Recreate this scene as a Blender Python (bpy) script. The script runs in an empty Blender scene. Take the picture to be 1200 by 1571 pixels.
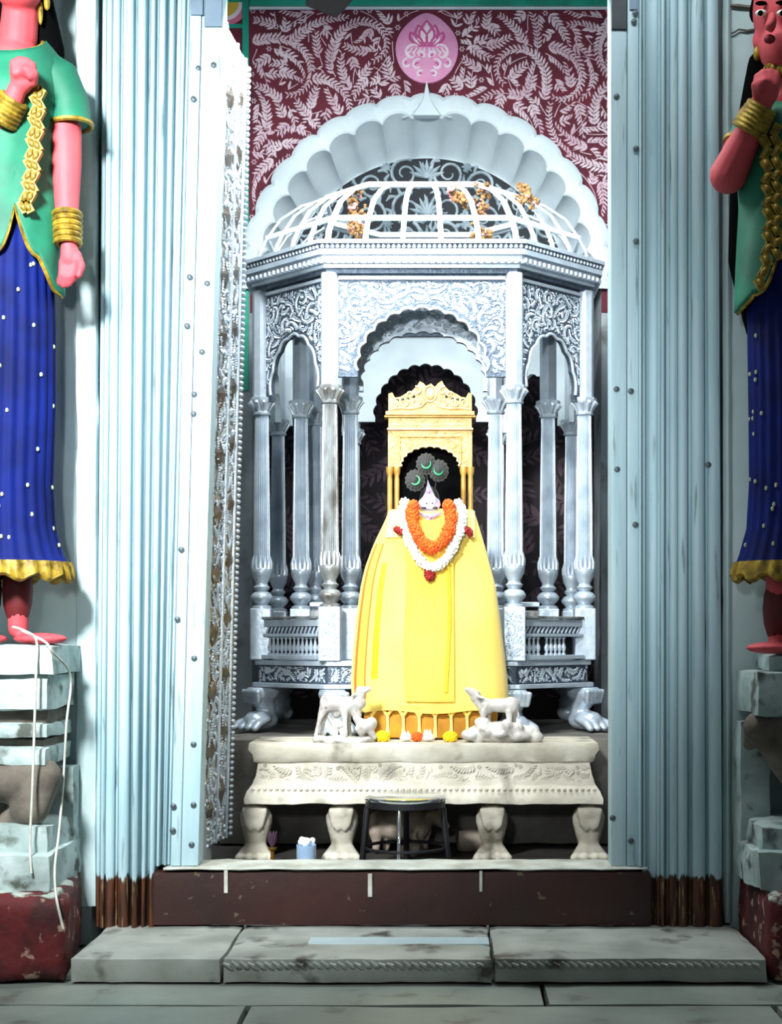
import bpy, bmesh, math, random
from mathutils import Vector, Matrix, noise
from mathutils.geometry import tessellate_polygon
PI = math.pi
sc = bpy.context.scene
C = sc.collection

# ---------------------------------------------------------------- camera
FPX, CX, CY, EYE = 2200.0, 680.0, 980.0, 1.0      # focal length in px of the 1200x1571 frame, horizon / axis pixel
cam_d = bpy.data.cameras.new('camera'); cam = bpy.data.objects.new('camera', cam_d); C.objects.link(cam)
cam.location = (0, 0, EYE); cam.rotation_euler = (PI/2, 0, 0)
cam_d.sensor_fit = 'HORIZONTAL'; cam_d.sensor_width = 36.0; cam_d.lens = 36.0*FPX/1200.0
cam_d.shift_x = -(CX-600.0)/1200.0; cam_d.shift_y = (CY-785.5)/1200.0
cam_d.clip_start = 0.05
sc.camera = cam
# ---------------------------------------------------------------- world, lamps, exposure
wd = bpy.data.worlds.new('world'); sc.world = wd; wd.use_nodes = True
bg = wd.node_tree.nodes['Background']; bg.inputs[0].default_value = (0.74, 0.86, 0.92, 1); bg.inputs[1].default_value = 0.11
def area(name, loc, target, power, size, col):
    d = bpy.data.lights.new(name, 'AREA'); d.energy = power; d.shape = 'RECTANGLE'; d.size, d.size_y = size; d.color = col
    o = bpy.data.objects.new(name, d); C.objects.link(o); o.location = loc
    o.rotation_euler = (Vector(target)-Vector(loc)).to_track_quat('-Z', 'Y').to_euler()
    return o
def flood(name, loc, target, power, deg, soft):
    d = bpy.data.lights.new(name, 'SPOT'); d.energy = power; d.color = (0.93, 0.98, 1.0); d.spot_size = math.radians(deg); d.spot_blend = 1.0; d.shadow_soft_size = soft
    o = bpy.data.objects.new(name, d); C.objects.link(o); o.location = loc
    o.rotation_euler = (Vector(target)-Vector(loc)).to_track_quat('-Z', 'Y').to_euler()
flood('courtyard_floodlight', (-1.5, 1.5, 3.05), (-1.35, 4.6, 1.8), 1350, 67, 0.26)
flood('front_fill_light', (-0.6, -0.3, 1.8), (-0.1, 5.4, 1.6), 470, 32, 0.15)  # added frontal fill for pavilion, altar and robe, no known fixture
area('sanctum_lamp', (-0.1, 4.80, 3.2), (-0.08, 6.1, 1.9), 60, (1.2, 0.10), (0.93, 0.98, 1.0))
area('doorway_fill_light', (0.35, 4.0, 3.55), (0.5, 4.6, 1.6), 11, (1.2, 0.08), (0.93, 0.98, 1.0))  # added light that makes the jambs brighter at the top, no known fixture
sc.view_settings.view_transform = 'Standard'; sc.view_settings.look = 'None'
sc.view_settings.exposure = 0.35; sc.view_settings.gamma = 1.0; sc.view_settings.use_curve_mapping = False

# ---------------------------------------------------------------- helpers
def X(px, Y): return (px-CX)*Y/FPX
def Z(py, Y): return EYE-(py-CY)*Y/FPX
def at(px, py, Y): return Vector((X(px, Y), Y, Z(py, Y)))
def lin(c):
    f = lambda v: v/12.92 if v <= 0.04045 else ((v+0.055)/1.055)**2.4
    return tuple(f(v/255.0) for v in c)+(1.0,)

MATS = {}
def mat(name, c1, c2=None, scale=6.0, lo=0.35, hi=0.65, rough=0.6, metal=0.0, bump=0.0, bscale=40.0, stretch=(1, 1, 1), c3=None, s3=2.0, lo3=0.55, hi3=0.75, spec=0.5, sheen=0.0, detail=6.0):
    """procedural principled material: two noise-mixed colours, an optional third for stains, noise bump"""
    m = bpy.data.materials.new(name); m.use_nodes = True; nt = m.node_tree; b = nt.nodes['Principled BSDF']
    b.inputs['Roughness'].default_value = rough; b.inputs['Metallic'].default_value = metal
    b.inputs['Specular IOR Level'].default_value = spec
    if sheen: b.inputs['Sheen Weight'].default_value = sheen
    tc = nt.nodes.new('ShaderNodeTexCoord'); mp = nt.nodes.new('ShaderNodeMapping'); mp.inputs['Scale'].default_value = stretch
    nt.links.new(tc.outputs['Object'], mp.inputs['Vector'])
    def noise_ramp(s, a, z):
        n = nt.nodes.new('ShaderNodeTexNoise'); n.inputs['Scale'].default_value = s; n.inputs['Detail'].default_value = detail
        nt.links.new(mp.outputs['Vector'], n.inputs['Vector'])
        r = nt.nodes.new('ShaderNodeMapRange'); r.inputs['From Min'].default_value = a; r.inputs['From Max'].default_value = z
        nt.links.new(n.outputs['Fac'], r.inputs['Value']); return r.outputs['Result']
    def mix(fac, a, bcol):
        x = nt.nodes.new('ShaderNodeMix'); x.data_type = 'RGBA'
        nt.links.new(fac, x.inputs['Factor'])
        if hasattr(a, 'links'): nt.links.new(a, x.inputs['A'])
        else: x.inputs['A'].default_value = a
        x.inputs['B'].default_value = bcol
        return x.outputs['Result']
    col = lin(c1)
    if c2 is not None: col = mix(noise_ramp(scale, lo, hi), col, lin(c2))
    if c3 is not None: col = mix(noise_ramp(s3, lo3, hi3), col, lin(c3))
    if hasattr(col, 'links'): nt.links.new(col, b.inputs['Base Color'])
    else: b.inputs['Base Color'].default_value = col
    if bump:
        n = nt.nodes.new('ShaderNodeTexNoise'); n.inputs['Scale'].default_value = bscale; n.inputs['Detail'].default_value = 5
        nt.links.new(mp.outputs['Vector'], n.inputs['Vector'])
        bp = nt.nodes.new('ShaderNodeBump'); bp.inputs['Strength'].default_value = bump; bp.inputs['Distance'].default_value = 0.01
        nt.links.new(n.outputs['Fac'], bp.inputs['Height']); nt.links.new(bp.outputs['Normal'], b.inputs['Normal'])
    MATS[name] = m
    return m

def painted_above(name, upper, lower, z0, wob, rough=0.6, streak=(1, 1, 1), nscale=14.0, bump=0.3):
    """paint that ends at a ragged line at height z0, older coat below; each coat = (c1, c2)"""
    m = bpy.data.materials.new(name); m.use_nodes = True; nt = m.node_tree; b = nt.nodes['Principled BSDF']; L = nt.links.new
    b.inputs['Roughness'].default_value = rough
    ge = nt.nodes.new('ShaderNodeNewGeometry'); mp = nt.nodes.new('ShaderNodeMapping'); mp.inputs['Scale'].default_value = streak
    L(ge.outputs['Position'], mp.inputs['Vector'])
    def nz(s, a, z, det=6):
        n = nt.nodes.new('ShaderNodeTexNoise'); n.inputs['Scale'].default_value = s; n.inputs['Detail'].default_value = det
        L(mp.outputs['Vector'], n.inputs['Vector'])
        r = nt.nodes.new('ShaderNodeMapRange'); r.inputs['From Min'].default_value = a; r.inputs['From Max'].default_value = z
        L(n.outputs['Fac'], r.inputs['Value']); return r.outputs['Result'], n.outputs['Fac']
    def mix(f, a, c):
        x = nt.nodes.new('ShaderNodeMix'); x.data_type = 'RGBA'; L(f, x.inputs['Factor'])
        for k, v in (('A', a), ('B', c)):
            if hasattr(v, 'links'): L(v, x.inputs[k])
            else: x.inputs[k].default_value = v
        return x.outputs['Result']
    up = mix(nz(5, .4, .68)[0], lin(upper[0]), lin(upper[1])); dn = mix(nz(11, .42, .6)[0], lin(lower[0]), lin(lower[1]))
    if len(lower) > 2: dn = mix(nz(23, .6, .66)[0], dn, lin(lower[2]))
    if len(upper) > 2: up = mix(nz(9, .62, .72)[0], up, lin(upper[2]))
    sx = nt.nodes.new('ShaderNodeSeparateXYZ'); L(ge.outputs['Position'], sx.inputs[0])
    nn = nz(nscale, 0, 1)[1]
    ma = nt.nodes.new('ShaderNodeMath'); ma.operation = 'MULTIPLY_ADD'; L(nn, ma.inputs[0]); ma.inputs[1].default_value = wob; L(sx.outputs['Z'], ma.inputs[2])
    st = nt.nodes.new('ShaderNodeMapRange'); L(ma.outputs[0], st.inputs['Value']); st.inputs['From Min'].default_value = z0+wob*0.5-0.004; st.inputs['From Max'].default_value = z0+wob*0.5+0.004
    L(mix(st.outputs['Result'], dn, up), b.inputs['Base Color'])
    bp = nt.nodes.new('ShaderNodeBump'); bp.inputs['Strength'].default_value = bump; bp.inputs['Distance'].default_value = .008
    L(nz(38, 0, 1)[1], bp.inputs['Height']); L(bp.outputs['Normal'], b.inputs['Normal'])
    MATS[name] = m; return m

def wloc(o):
    v = Vector((0, 0, 0))
    while o is not None: v = v+Vector(o.location); o = o.parent
    return v
def setp(o, label=None, cat=None, group=None, kind=None):
    for k, v in (('label', label), ('category', cat), ('group', group), ('kind', kind)):
        if v: o[k] = v
    return o
def empty(name, loc, label=None, cat=None, group=None, kind=None):
    o = bpy.data.objects.new(name, None); o.empty_display_size = 0.05; C.objects.link(o); o.location = loc
    return setp(o, label, cat, group, kind)
def link(name, me, parent=None, loc=(0, 0, 0), rz=0.0, rot=None, scale=None):
    """one more object that shares mesh data; loc is in world space"""
    o = bpy.data.objects.new(name, me); C.objects.link(o)
    o.parent = parent
    o.location = Vector(loc)-(wloc(parent) if parent else Vector((0, 0, 0)))
    o.rotation_euler = rot if rot else (0, 0, rz)
    if scale: o.scale = scale
    return o
def origin_base(vs):
    n = len(vs); return Vector((sum(v[0] for v in vs)/n, sum(v[1] for v in vs)/n, min(v[2] for v in vs)))

class MB:
    def __init__(s): s.v = []; s.f = []
    def add(s, vs, fs):
        o = len(s.v); s.v += [tuple(v) for v in vs]; s.f += [tuple(i+o for i in f) for f in fs]; return s
    def box(s, x0, x1, y0, y1, z0, z1):
        return s.add([(x, y, z) for z in (z0, z1) for y in (y0, y1) for x in (x0, x1)],
                     [(0, 2, 3, 1), (4, 5, 7, 6), (0, 1, 5, 4), (2, 6, 7, 3), (0, 4, 6, 2), (1, 3, 7, 5)])
    def loft(s, rings, cap=True, closed=True):
        n = len(rings[0]); vs = [p for r in rings for p in r]; fs = []
        for i in range(len(rings)-1):
            for j in range(n if closed else n-1):
                k = (j+1) % n; fs.append((i*n+j, i*n+k, (i+1)*n+k, (i+1)*n+j))
        if cap and closed: fs.append(tuple(range(n-1, -1, -1))); fs.append(tuple((len(rings)-1)*n+j for j in range(n)))
        return s.add(vs, fs)
    def lathe(s, prof, cx=0, cy=0, seg=16, flute=0, famp=0.0, cap=True):
        rings = []
        for r, z in prof:
            ring = []
            for k in range(seg):
                t = 2*PI*k/seg; q = r*(1-famp*abs(math.sin(flute*t/2))) if flute else r
                ring.append((cx+q*math.cos(t), cy+q*math.sin(t), z))
            rings.append(ring)
        return s.loft(rings, cap)
    def ell(s, c, r, seg=12, rings=7):
        rr = []
        for i in range(rings+1):
            t = PI*i/rings; e = max(math.sin(t), 0.03)
            rr.append([(c[0]+r[0]*e*math.cos(2*PI*k/seg), c[1]+r[1]*e*math.sin(2*PI*k/seg), c[2]-r[2]*math.cos(t)) for k in range(seg)])
        return s.loft(rr)
    def tube(s, pts, rad, seg=8, closed=False):
        pts = [Vector(p) for p in pts]; n = len(pts)
        if not hasattr(rad, '__len__'): rad = [rad]*n
        rings = []; up = None
        for i, p in enumerate(pts):
            a = pts[(i-1) % n] if closed else pts[max(i-1, 0)]; b = pts[(i+1) % n] if closed else pts[min(i+1, n-1)]
            t = (b-a)
            t = t.normalized() if t.length > 1e-9 else Vector((0, 0, 1))
            if up is None: up = Vector((0, 0, 1)) if abs(t.z) < .9 else Vector((1, 0, 0))
            u = (up-t*up.dot(t))
            u = u.normalized() if u.length > 1e-6 else t.orthogonal().normalized()
            w = t.cross(u); up = u
            rings.append([p+(u*math.cos(2*PI*k/seg)+w*math.sin(2*PI*k/seg))*rad[i] for k in range(seg)])
        if closed: rings.append(rings[0]); return s.loft(rings, False)
        return s.loft(rings)
    def cap2(s, p0, r0, p1, r1, seg=12):
        """tapered capsule"""
        p0, p1 = Vector(p0), Vector(p1); d = p1-p0
        t = d.normalized() if d.length > 1e-9 else Vector((0, 0, 1))
        pts = []; rad = []
        for k in range(4): a = PI/2*(1-k/4.0); pts.append(p0-t*r0*math.sin(a)); rad.append(max(r0*math.cos(a), r0*.05))
        pts += [p0, p1]; rad += [r0, r1]
        for k in range(1, 5): a = PI/2*k/4.0; pts.append(p1+t*r1*math.sin(a)); rad.append(max(r1*math.cos(a), r1*.05))
        return s.tube(pts, rad, seg)
    def mesh(s, name, off=(0, 0, 0), smooth=False, ang=40):
        me = bpy.data.meshes.new(name); o = Vector(off)
        me.from_pydata([tuple(Vector(v)-o) for v in s.v], [], s.f)
        bm = bmesh.new(); bm.from_mesh(me); bmesh.ops.recalc_face_normals(bm, faces=bm.faces); bm.to_mesh(me); bm.free()
        if smooth: me.shade_smooth(); me.set_sharp_from_angle(angle=math.radians(ang))
        return me
    def build(s, name, m, parent=None, smooth=False, ang=40, label=None, cat=None, group=None, kind=None, bevel=0.0):
        off = wloc(parent) if parent else origin_base(s.v)
        me = s.mesh(name, off, smooth, ang); me.materials.append(MATS[m])
        o = bpy.data.objects.new(name, me); C.objects.link(o); o.parent = parent
        if not parent: o.location = off
        if bevel:
            b = o.modifiers.new('b', 'BEVEL'); b.width = bevel; b.segments = 2; b.limit_method = 'ANGLE'
        return setp(o, label, cat, group, kind)
    def melt(s, voxel, smooth=3):
        """fuse everything in this builder into one continuous skin"""
        me = s.mesh('melt'); o = bpy.data.objects.new('melt', me); C.objects.link(o)
        r = o.modifiers.new('r', 'REMESH'); r.mode = 'VOXEL'; r.voxel_size = voxel
        if smooth: q = o.modifiers.new('s', 'SMOOTH'); q.iterations = smooth; q.factor = 0.5
        dg = bpy.context.evaluated_depsgraph_get(); ev = o.evaluated_get(dg); e = ev.to_mesh()
        out = MB(); out.v = [tuple(v.co) for v in e.vertices]; out.f = [tuple(p.vertices) for p in e.polygons]
        ev.to_mesh_clear(); bpy.data.objects.remove(o); bpy.data.meshes.remove(me)
        return out
    def rough(s, x0, x1, y0, y1, z0, z1, step=0.04, amp=0.006, freq=6.0, seed=0, rnd=0.012):
        """a stone block: gridded box with worn corners and uneven faces"""
        nx, ny, nz = (max(2, min(60, int(abs(b-a)/step))) for a, b in ((x0, x1), (y0, y1), (z0, z1)))
        idx = {}; vs = []; fs = []
        sd = Vector((seed*7.3, seed*3.1, seed*1.7))
        def V(i, j, k):
            if (i, j, k) not in idx:
                p = Vector((x0+(x1-x0)*i/nx, y0+(y1-y0)*j/ny, z0+(z1-z0)*k/nz))
                e = [(1 if t == n else -1 if t == 0 else 0) for t, n in ((i, nx), (j, ny), (k, nz))]
                if sum(map(abs, e)) > 1: p -= Vector(e)*rnd*(0.6+0.8*abs(noise.noise(p*9+sd)))
                p += noise.noise_vector(p*freq+sd)*amp + noise.noise_vector(p*freq*3.3+sd)*amp*.4
                idx[(i, j, k)] = len(vs); vs.append(p)
            return idx[(i, j, k)]
        for i in range(nx):
            for j in range(ny):
                for k in (0, nz): fs.append((V(i, j, k), V(i+1, j, k), V(i+1, j+1, k), V(i, j+1, k)))
        for i in range(nx):
            for k in range(nz):
                for j in (0, ny): fs.append((V(i, j, k), V(i+1, j, k), V(i+1, j, k+1), V(i, j, k+1)))
        for j in range(ny):
            for k in range(nz):
                for i in (0, nx): fs.append((V(i, j, k), V(i, j+1, k), V(i, j+1, k+1), V(i, j, k+1)))
        return s.add(vs, fs)

def foliage(inside, u0, u1, v0, v1, L, W, seed, stems=260, steps=26, curl=0.16, raise_h=0.001, berries=True, spread=0.75, thick=.12, dens=0.30):
    """hand-painted / chased sprays: curling stems set with leaflets that fill a region of the (u,v) plane"""
    ins0 = inside; inside = lambda u, v: u0 < u < u1 and v0 < v < v1 and ins0(u, v)
    R = random.Random(seed); occ = {}; g = L*dens; vs = []; fs = []
    key = lambda p: (int(math.floor(p[0]/g)), int(math.floor(p[1]/g)))
    def leaf(p, a, l, w, h):
        c, s_ = math.cos(a), math.sin(a); o = len(vs)
        for (q, r_, hh) in ((0, 0, 0), (.35, .5, 0), (.75, .36, 0), (1, 0, 0), (.75, -.36, 0), (.35, -.5, 0), (.5, 0, h)):
            vs.append((p[0]+c*l*q-s_*w*r_, p[1]+s_*l*q+c*w*r_, hh))
        for k in range(6): fs.append((o+k, o+(k+1) % 6, o+6))
    for n in range(stems):
        p = (R.uniform(u0, u1), R.uniform(v0, v1))
        if not inside(*p) or key(p) in occ: continue
        a = R.uniform(0, 2*PI); sg = R.choice((-1, 1)); k = curl*R.uniform(.2, 1.0); pts = []
        for t in range(steps):
            if not inside(*p) or occ.get(key(p), n) != n: break
            pts.append((p, a)); a += sg*k*(0.4+1.1*t/steps)
            p = (p[0]+math.cos(a)*L*.42, p[1]+math.sin(a)*L*.42)
        if len(pts) < 4: continue
        for t, (p, a) in enumerate(pts): occ[key(p)] = n
        new = []
        for t, (p, a) in enumerate(pts):
            tp = 1.0-0.5*t/len(pts)
            if t+1 < len(pts):
                o = len(vs); q, b = pts[t+1]; w = L*thick*tp
                for (pp, aa) in ((p, a), (q, b)):
                    for sd in (-1, 1): vs.append((pp[0]-math.sin(aa)*w*sd*.5, pp[1]+math.cos(aa)*w*sd*.5, raise_h*.7))
                fs.append((o, o+1, o+3, o+2))
            for sd in (-1, 1):
                la = a+sd*spread+R.uniform(-.12, .12); l = L*tp*R.uniform(.85, 1.1)
                ok = True; cells = []
                for q in (.45, .75, 1.0):
                    pt = (p[0]+math.cos(la)*l*q, p[1]+math.sin(la)*l*q); kk = key(pt)
                    if not inside(*pt) or occ.get(kk, n) != n: ok = False; break
                    cells.append(kk)
                if ok: leaf(p, la, l, W*tp, raise_h); new += cells
        for kk in new: occ[kk] = n
    if berries:
        for n in range(stems*3):
            p = (R.uniform(u0, u1), R.uniform(v0, v1)); r = L*.16
            nb = [key((p[0]+dx*L*.35, p[1]+dy*L*.35)) for dx in (-1, 0, 1) for dy in (-1, 0, 1)]
            if not inside(*p) or any(k in occ for k in nb): continue
            for k in nb: occ[k] = -1
            for q in range(6): leaf((p[0]+math.cos(q*PI/3)*r*.5, p[1]+math.sin(q*PI/3)*r*.5), q*PI/3, r*1.6, r*.9, raise_h)
    return vs, fs

# ---------------------------------------------------------------- materials
mat('plaster', (206, 226, 226), (188, 212, 214), 4, rough=.8, bump=.25, bscale=18, c3=(150, 168, 160), s3=7, lo3=.66, hi3=.8)
mat('old_plaster', (170, 178, 182), (134, 140, 142), 3, rough=.85, bump=.4, bscale=14, c3=(84, 84, 74), s3=5, lo3=.56, hi3=.72)
painted_above('jamb_paint', ((178, 206, 213), (160, 191, 200), (116, 140, 146)), ((92, 52, 30), (48, 30, 24), (150, 128, 92)), 0.235, 0.10, .5, (6, 6, .5), 9, .12)
mat('sill_red', (62, 28, 22), (44, 22, 18), 4, rough=.55, bump=.2, bscale=20, c3=(96, 84, 66), s3=26, lo3=.66, hi3=.7)
mat('sill_edge', (196, 200, 190), (150, 150, 138), 9, rough=.7, bump=.3, bscale=30)
painted_above('pedestal_base', ((196, 206, 196), (150, 160, 150), (90, 96, 86)), ((94, 20, 22), (60, 16, 18), (170, 140, 120)), 0.255, 0.12, .75, (1, 1, 1), 12, .5)
mat('pedestal_stone', (196, 212, 210), (152, 172, 168), 8, rough=.85, bump=.5, bscale=22, c3=(86, 92, 84), s3=12, lo3=.54, hi3=.66)
mat('bracket_stone', (128, 120, 108), (82, 74, 66), 9, rough=.9, bump=.4, bscale=24)
mat('floor_stone', (150, 158, 148), (120, 128, 120), 3, rough=.45, bump=.15, bscale=12, c3=(96, 98, 88), s3=6, lo3=.6, hi3=.7)
mat('step_stone', (172, 176, 168), (138, 142, 134), 5, rough=.55, bump=.4, bscale=16, c3=(74, 72, 66), s3=8, lo3=.58, hi3=.7)
mat('marble_inlay', (190, 208, 212), (170, 190, 196), 6, rough=.4)
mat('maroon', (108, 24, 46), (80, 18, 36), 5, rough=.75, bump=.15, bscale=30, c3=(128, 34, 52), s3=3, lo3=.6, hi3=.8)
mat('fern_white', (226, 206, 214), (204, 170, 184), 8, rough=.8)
mat('maroon_shaded', (26, 9, 15), (18, 7, 11), 5, rough=.8)  # recess wall: the dimness of the niche is put into the colour
mat('fern_shaded', (88, 70, 78), (60, 46, 54), 8, rough=.85)  # ferns in the recess, darkened in colour to look unlit
mat('teal_paint', (22, 176, 150), (16, 130, 108), 4, rough=.5)
mat('white_lime', (220, 232, 236), (206, 220, 226), 5, rough=.75, bump=.1, bscale=10)
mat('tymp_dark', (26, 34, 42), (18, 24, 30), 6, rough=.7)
mat('tymp_white', (176, 190, 196), (120, 138, 146), 14, rough=.7)
mat('lotus_pink', (236, 170, 206), (226, 140, 188), 6, rough=.7)
mat('lotus_white', (248, 226, 238), rough=.7)
mat('lotus_deep', (206, 88, 150), rough=.7)
mat('mural_yellow', (226, 190, 70), rough=.7); mat('mural_pink', (226, 120, 150), rough=.7)
mat('silver', (196, 208, 218), (176, 190, 202), 20, rough=.36, metal=.4, bump=.12, bscale=60)
mat('silver_worn', (178, 184, 186), (96, 92, 84), 16, rough=.42, metal=.55, bump=.25, bscale=50, stretch=(1, 1, .35))
mat('silver_relief', (206, 216, 226), (190, 204, 214), 30, rough=.34, metal=.35)
mat('silver_shaded_ground', (92, 104, 118), (70, 82, 96), 40, rough=.45, metal=.5, bump=.5, bscale=120)  # occlusion shade painted into the silver behind and between the raised work
mat('door_silver', (206, 208, 206), (120, 116, 110), 34, rough=.4, metal=.6, bump=.8, bscale=80)
mat('boss_shaded', (104, 98, 90), (60, 54, 48), 20, rough=.5, metal=.5)  # door bosses coloured dark to stand for their shadow sides
mat('dark_metal', (40, 40, 44), (24, 24, 28), 12, rough=.45, metal=.4)
mat('chrome', (224, 228, 232), rough=.12, metal=1.0)
mat('nail_iron', (66, 74, 80), (110, 126, 132), 30, rough=.5, metal=.5)
mat('plate_dark', (46, 56, 62), (34, 42, 48), 10, rough=.5, metal=.3)
mat('plate_grey', (108, 128, 146), (92, 112, 128), 10, rough=.5, metal=.3)
mat('marble_aged', (212, 206, 190), (174, 168, 150), 8, rough=.6, bump=.35, bscale=26, c3=(96, 88, 72), s3=6, lo3=.55, hi3=.7)
mat('marble_white', (214, 210, 204), (164, 158, 150), 16, rough=.5, bump=.45, bscale=34, c3=(120, 112, 104), s3=22, lo3=.6, hi3=.72)
mat('marble_dusty', (178, 162, 146), (130, 114, 102), 9, rough=.7, bump=.3, bscale=30)
mat('gold_wood', (206, 168, 106), (176, 138, 80), 22, rough=.5, metal=.1, bump=.25, bscale=90)
mat('gold_carve', (238, 206, 146), (214, 174, 108), 22, rough=.45, metal=.1)
mat('gold_post', (206, 160, 80), (176, 130, 60), 18, rough=.4, metal=.3)
mat('cloth_yellow', (250, 222, 112), (246, 210, 88), 3, rough=.85, bump=.1, bscale=180, sheen=.3)
mat('cloth_gold', (246, 208, 78), (240, 196, 62), 4, rough=.8, bump=.1, bscale=160, sheen=.2)
mat('cloth_pale', (252, 232, 150), (248, 222, 124), 4, rough=.85, sheen=.3)
mat('zari', (246, 206, 40), (226, 170, 20), 60, rough=.45, metal=.2)
mat('stripe_orange', (224, 120, 40), rough=.8)
mat('skirt_ochre', (206, 150, 40), (172, 116, 26), 10, rough=.8)
mat('marigold_orange', (244, 104, 14), (226, 74, 8), 60, rough=.8)
mat('marigold_yellow', (250, 214, 10), (236, 180, 6), 60, rough=.8)
mat('flower_white', (246, 246, 240), (226, 222, 210), 50, rough=.8)
mat('flower_red', (176, 28, 22), (128, 16, 16), 40, rough=.7)
mat('dried', (150, 110, 62), (86, 58, 34), 40, rough=.9); mat('dried_pink', (196, 130, 124), rough=.9)
mat('idol_black', (16, 15, 17), rough=.4)
mat('idol_silver', (216, 212, 222), (176, 168, 184), 50, rough=.3, metal=.5)
mat('feather_dark', (8, 10, 8), (16, 18, 10), 40, rough=.6); mat('feather_green', (20, 150, 92), (8, 96, 60), 40, rough=.35); mat('feather_brown', (26, 24, 14), rough=.6)
mat('skin_pink', (214, 84, 90), (196, 66, 76), 5, rough=.65, bump=.08, bscale=20)
mat('blouse_green', (16, 122, 90), (10, 88, 66), 5, rough=.65, bump=.15, bscale=16)
mat('gold_paint', (178, 148, 44), (104, 82, 18), 34, rough=.5, metal=.3, bump=.2, bscale=60)
mat('skirt_blue', (5, 26, 104), (3, 16, 70), 6, spec=.15, rough=.7, bump=.1, bscale=20)
mat('cream', (164, 172, 140), rough=.6); mat('hair_black', (7, 7, 8), rough=.9, spec=.02); mat('ankle_red', (96, 20, 24), rough=.6)
mat('eye_white', (238, 236, 226), rough=.4); mat('lip_red', (130, 20, 34), rough=.5)
mat('cable_white', (226, 226, 216), (190, 190, 176), 20, rough=.5)
mat('plinth_plaster', (122, 118, 110), (84, 80, 74), 5, rough=.85, bump=.4, bscale=16)
mat('dark_grey_floor', (66, 62, 58), (44, 42, 40), 6, rough=.7)  # inner floor, darker grey than the plaster
mat('jar_blue', (150, 180, 214), (176, 198, 222), 14, rough=.3); mat('wax_white', (240, 242, 244), rough=.6)
mat('brass', (176, 132, 48), (130, 90, 30), 20, rough=.35, metal=.8); mat('petal_dark', (70, 44, 64), rough=.8)
mat('fan_brown', (34, 28, 26), rough=.5); mat('lamp_white', (235, 238, 240), rough=.4)

def structure(mb, name, m, **k):
    return mb.build(name, m, kind='structure', **k)

# ---------------------------------------------------------------- floor, step, sill
YS, YD = 4.15, 4.60            # step front, door plane
fl = structure(MB().box(-2.6, 2.6, 1.0, 4.9, -.14, -.06), 'floor', 'bracket_stone')
def slab(x0, x1, y0, y1, sd):
    MB().rough(x0, x1, y0, y1, -.055, 0.0, .12, .003, 3, sd, .006).build('slab', 'floor_stone', fl, True, 50)
yj = 2200/560.0
for sd, (a, b, c, d) in enumerate(((-2.6, X(835, 4.05)-.004, yj+.004, YS+.06), (X(835, 4.05)+.004, 2.6, yj+.004, YS+.06),
                                   (-2.6, X(372, 3.8)-.004, 2.6, yj-.004), (X(372, 3.8)+.004, .9, 2.6, yj-.004), (.908, 2.6, 2.6, yj-.004),
                                   (-2.6, 0, 1.0, 2.592), (.008, 2.6, 1.0, 2.592))): slab(a, b, c, d, sd)
MB().rough(-2.6, 2.6, YS+.064, 4.9, -.055, 0, .2, .002, 3, 9, .004).build('slab', 'floor_stone', fl, True, 50)
st_t = Z(1470, YS)
st = empty('stone_step', (X(640, YS), YS, 0), 'low grey stone step below the door sill with carved front edge', 'step')
for i, (a, b) in enumerate(((105, 340), (340, 757), (757, 1180))):
    bl = MB().rough(X(a, YS)+.001, X(b, YS)-.001, YS, 4.66, 0.001, st_t, .03, .004, 5, 20+i, .006).build('step_block', 'step_stone', st, True, 50)
    if i:
        r = MB(); n = int((b-a)/13); rr = random.Random(i)
        for k in range(n):
            x = X(a+8+k*(b-a-16)/n, YS); j = rr.uniform(-.004, .004)
            r.tube([(x-.010, YS-.001, st_t-.012+j), (x+.006, YS-.003, st_t-.022), (x+.018, YS+.001, st_t-.032+j)], [.004, .007, .003], 6)
        o = r.build('carved_edge', 'step_stone', bl, True); o['kind'] = 'stuff'
MB().box(X(475, 4.4), X(750, 4.4), 4.335, 4.43, st_t-.004, st_t+.003).build('marble_inlay', 'marble_inlay', st, bevel=.002)

z_s = Z(1330, YD)
sill = MB().rough(X(226, YD), X(1000, YD), YD, 4.775, st_t, z_s-.012, .05, .003, 4, 3, .006).build('trim_1', 'sill_red', None, True, 50, kind='structure')
MB().rough(X(250, YD), X(995, YD), YD-.008, 4.78, z_s-.012, z_s, .03, .003, 9, 5, .004).build('sill_edge', 'sill_edge', sill, True, 60)
for px, y0, y1, w in ((347, 1328, 1370, 3), (568, 1340, 1376, 3.4), (738, 1336, 1368, 2.4)):
    MB().box(X(px-w, YD), X(px+w, YD), YD-.006, YD, Z(y1, YD), Z(y0, YD)).build('paint_drip', 'sill_edge' if px > 700 else 'cable_white', sill, bevel=.002)

# ---------------------------------------------------------------- outer walls
structure(MB().rough(-2.8, X(140, YD)-.004, 4.64, 4.92, 0, 4.15, .12, .004, 3, 1, .01), 'wall_left', 'plaster', smooth=True)
wr = structure(MB().rough(X(1118, YD)+.004, 2.8, 4.64, 4.92, 0, 4.15, .12, .004, 3, 2, .01), 'wall_right', 'plaster', smooth=True)
# narrow pilaster strips between statue niche and door jamb
structure(MB().rough(X(112, YD), X(147, YD), 4.612, 4.66, Z(1395, YD), 4.0, .05, .003, 6, 4, .008), 'trim_2', 'plaster', smooth=True)
structure(MB().rough(X(1113, YD), X(1127, YD), 4.625, 4.66, st_t, 4.0, .05, .003, 6, 6, .008), 'trim_3', 'plaster', smooth=True)
MB().box(X(147, YD), X(300, YD), 4.70, 4.92, 0, 3.3).build('wall_left_core', 'old_plaster', kind='structure')
MB().box(X(985, YD), X(1118, YD)+.01, 4.70, 4.92, 0, 3.3).build('wall_right_core', 'old_plaster', kind='structure')
structure(MB().box(X(140, YD)-.01, X(1118, YD)+.01, 4.66, 4.92, 3.24, 4.15), 'wall_lintel', 'plaster')
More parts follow.
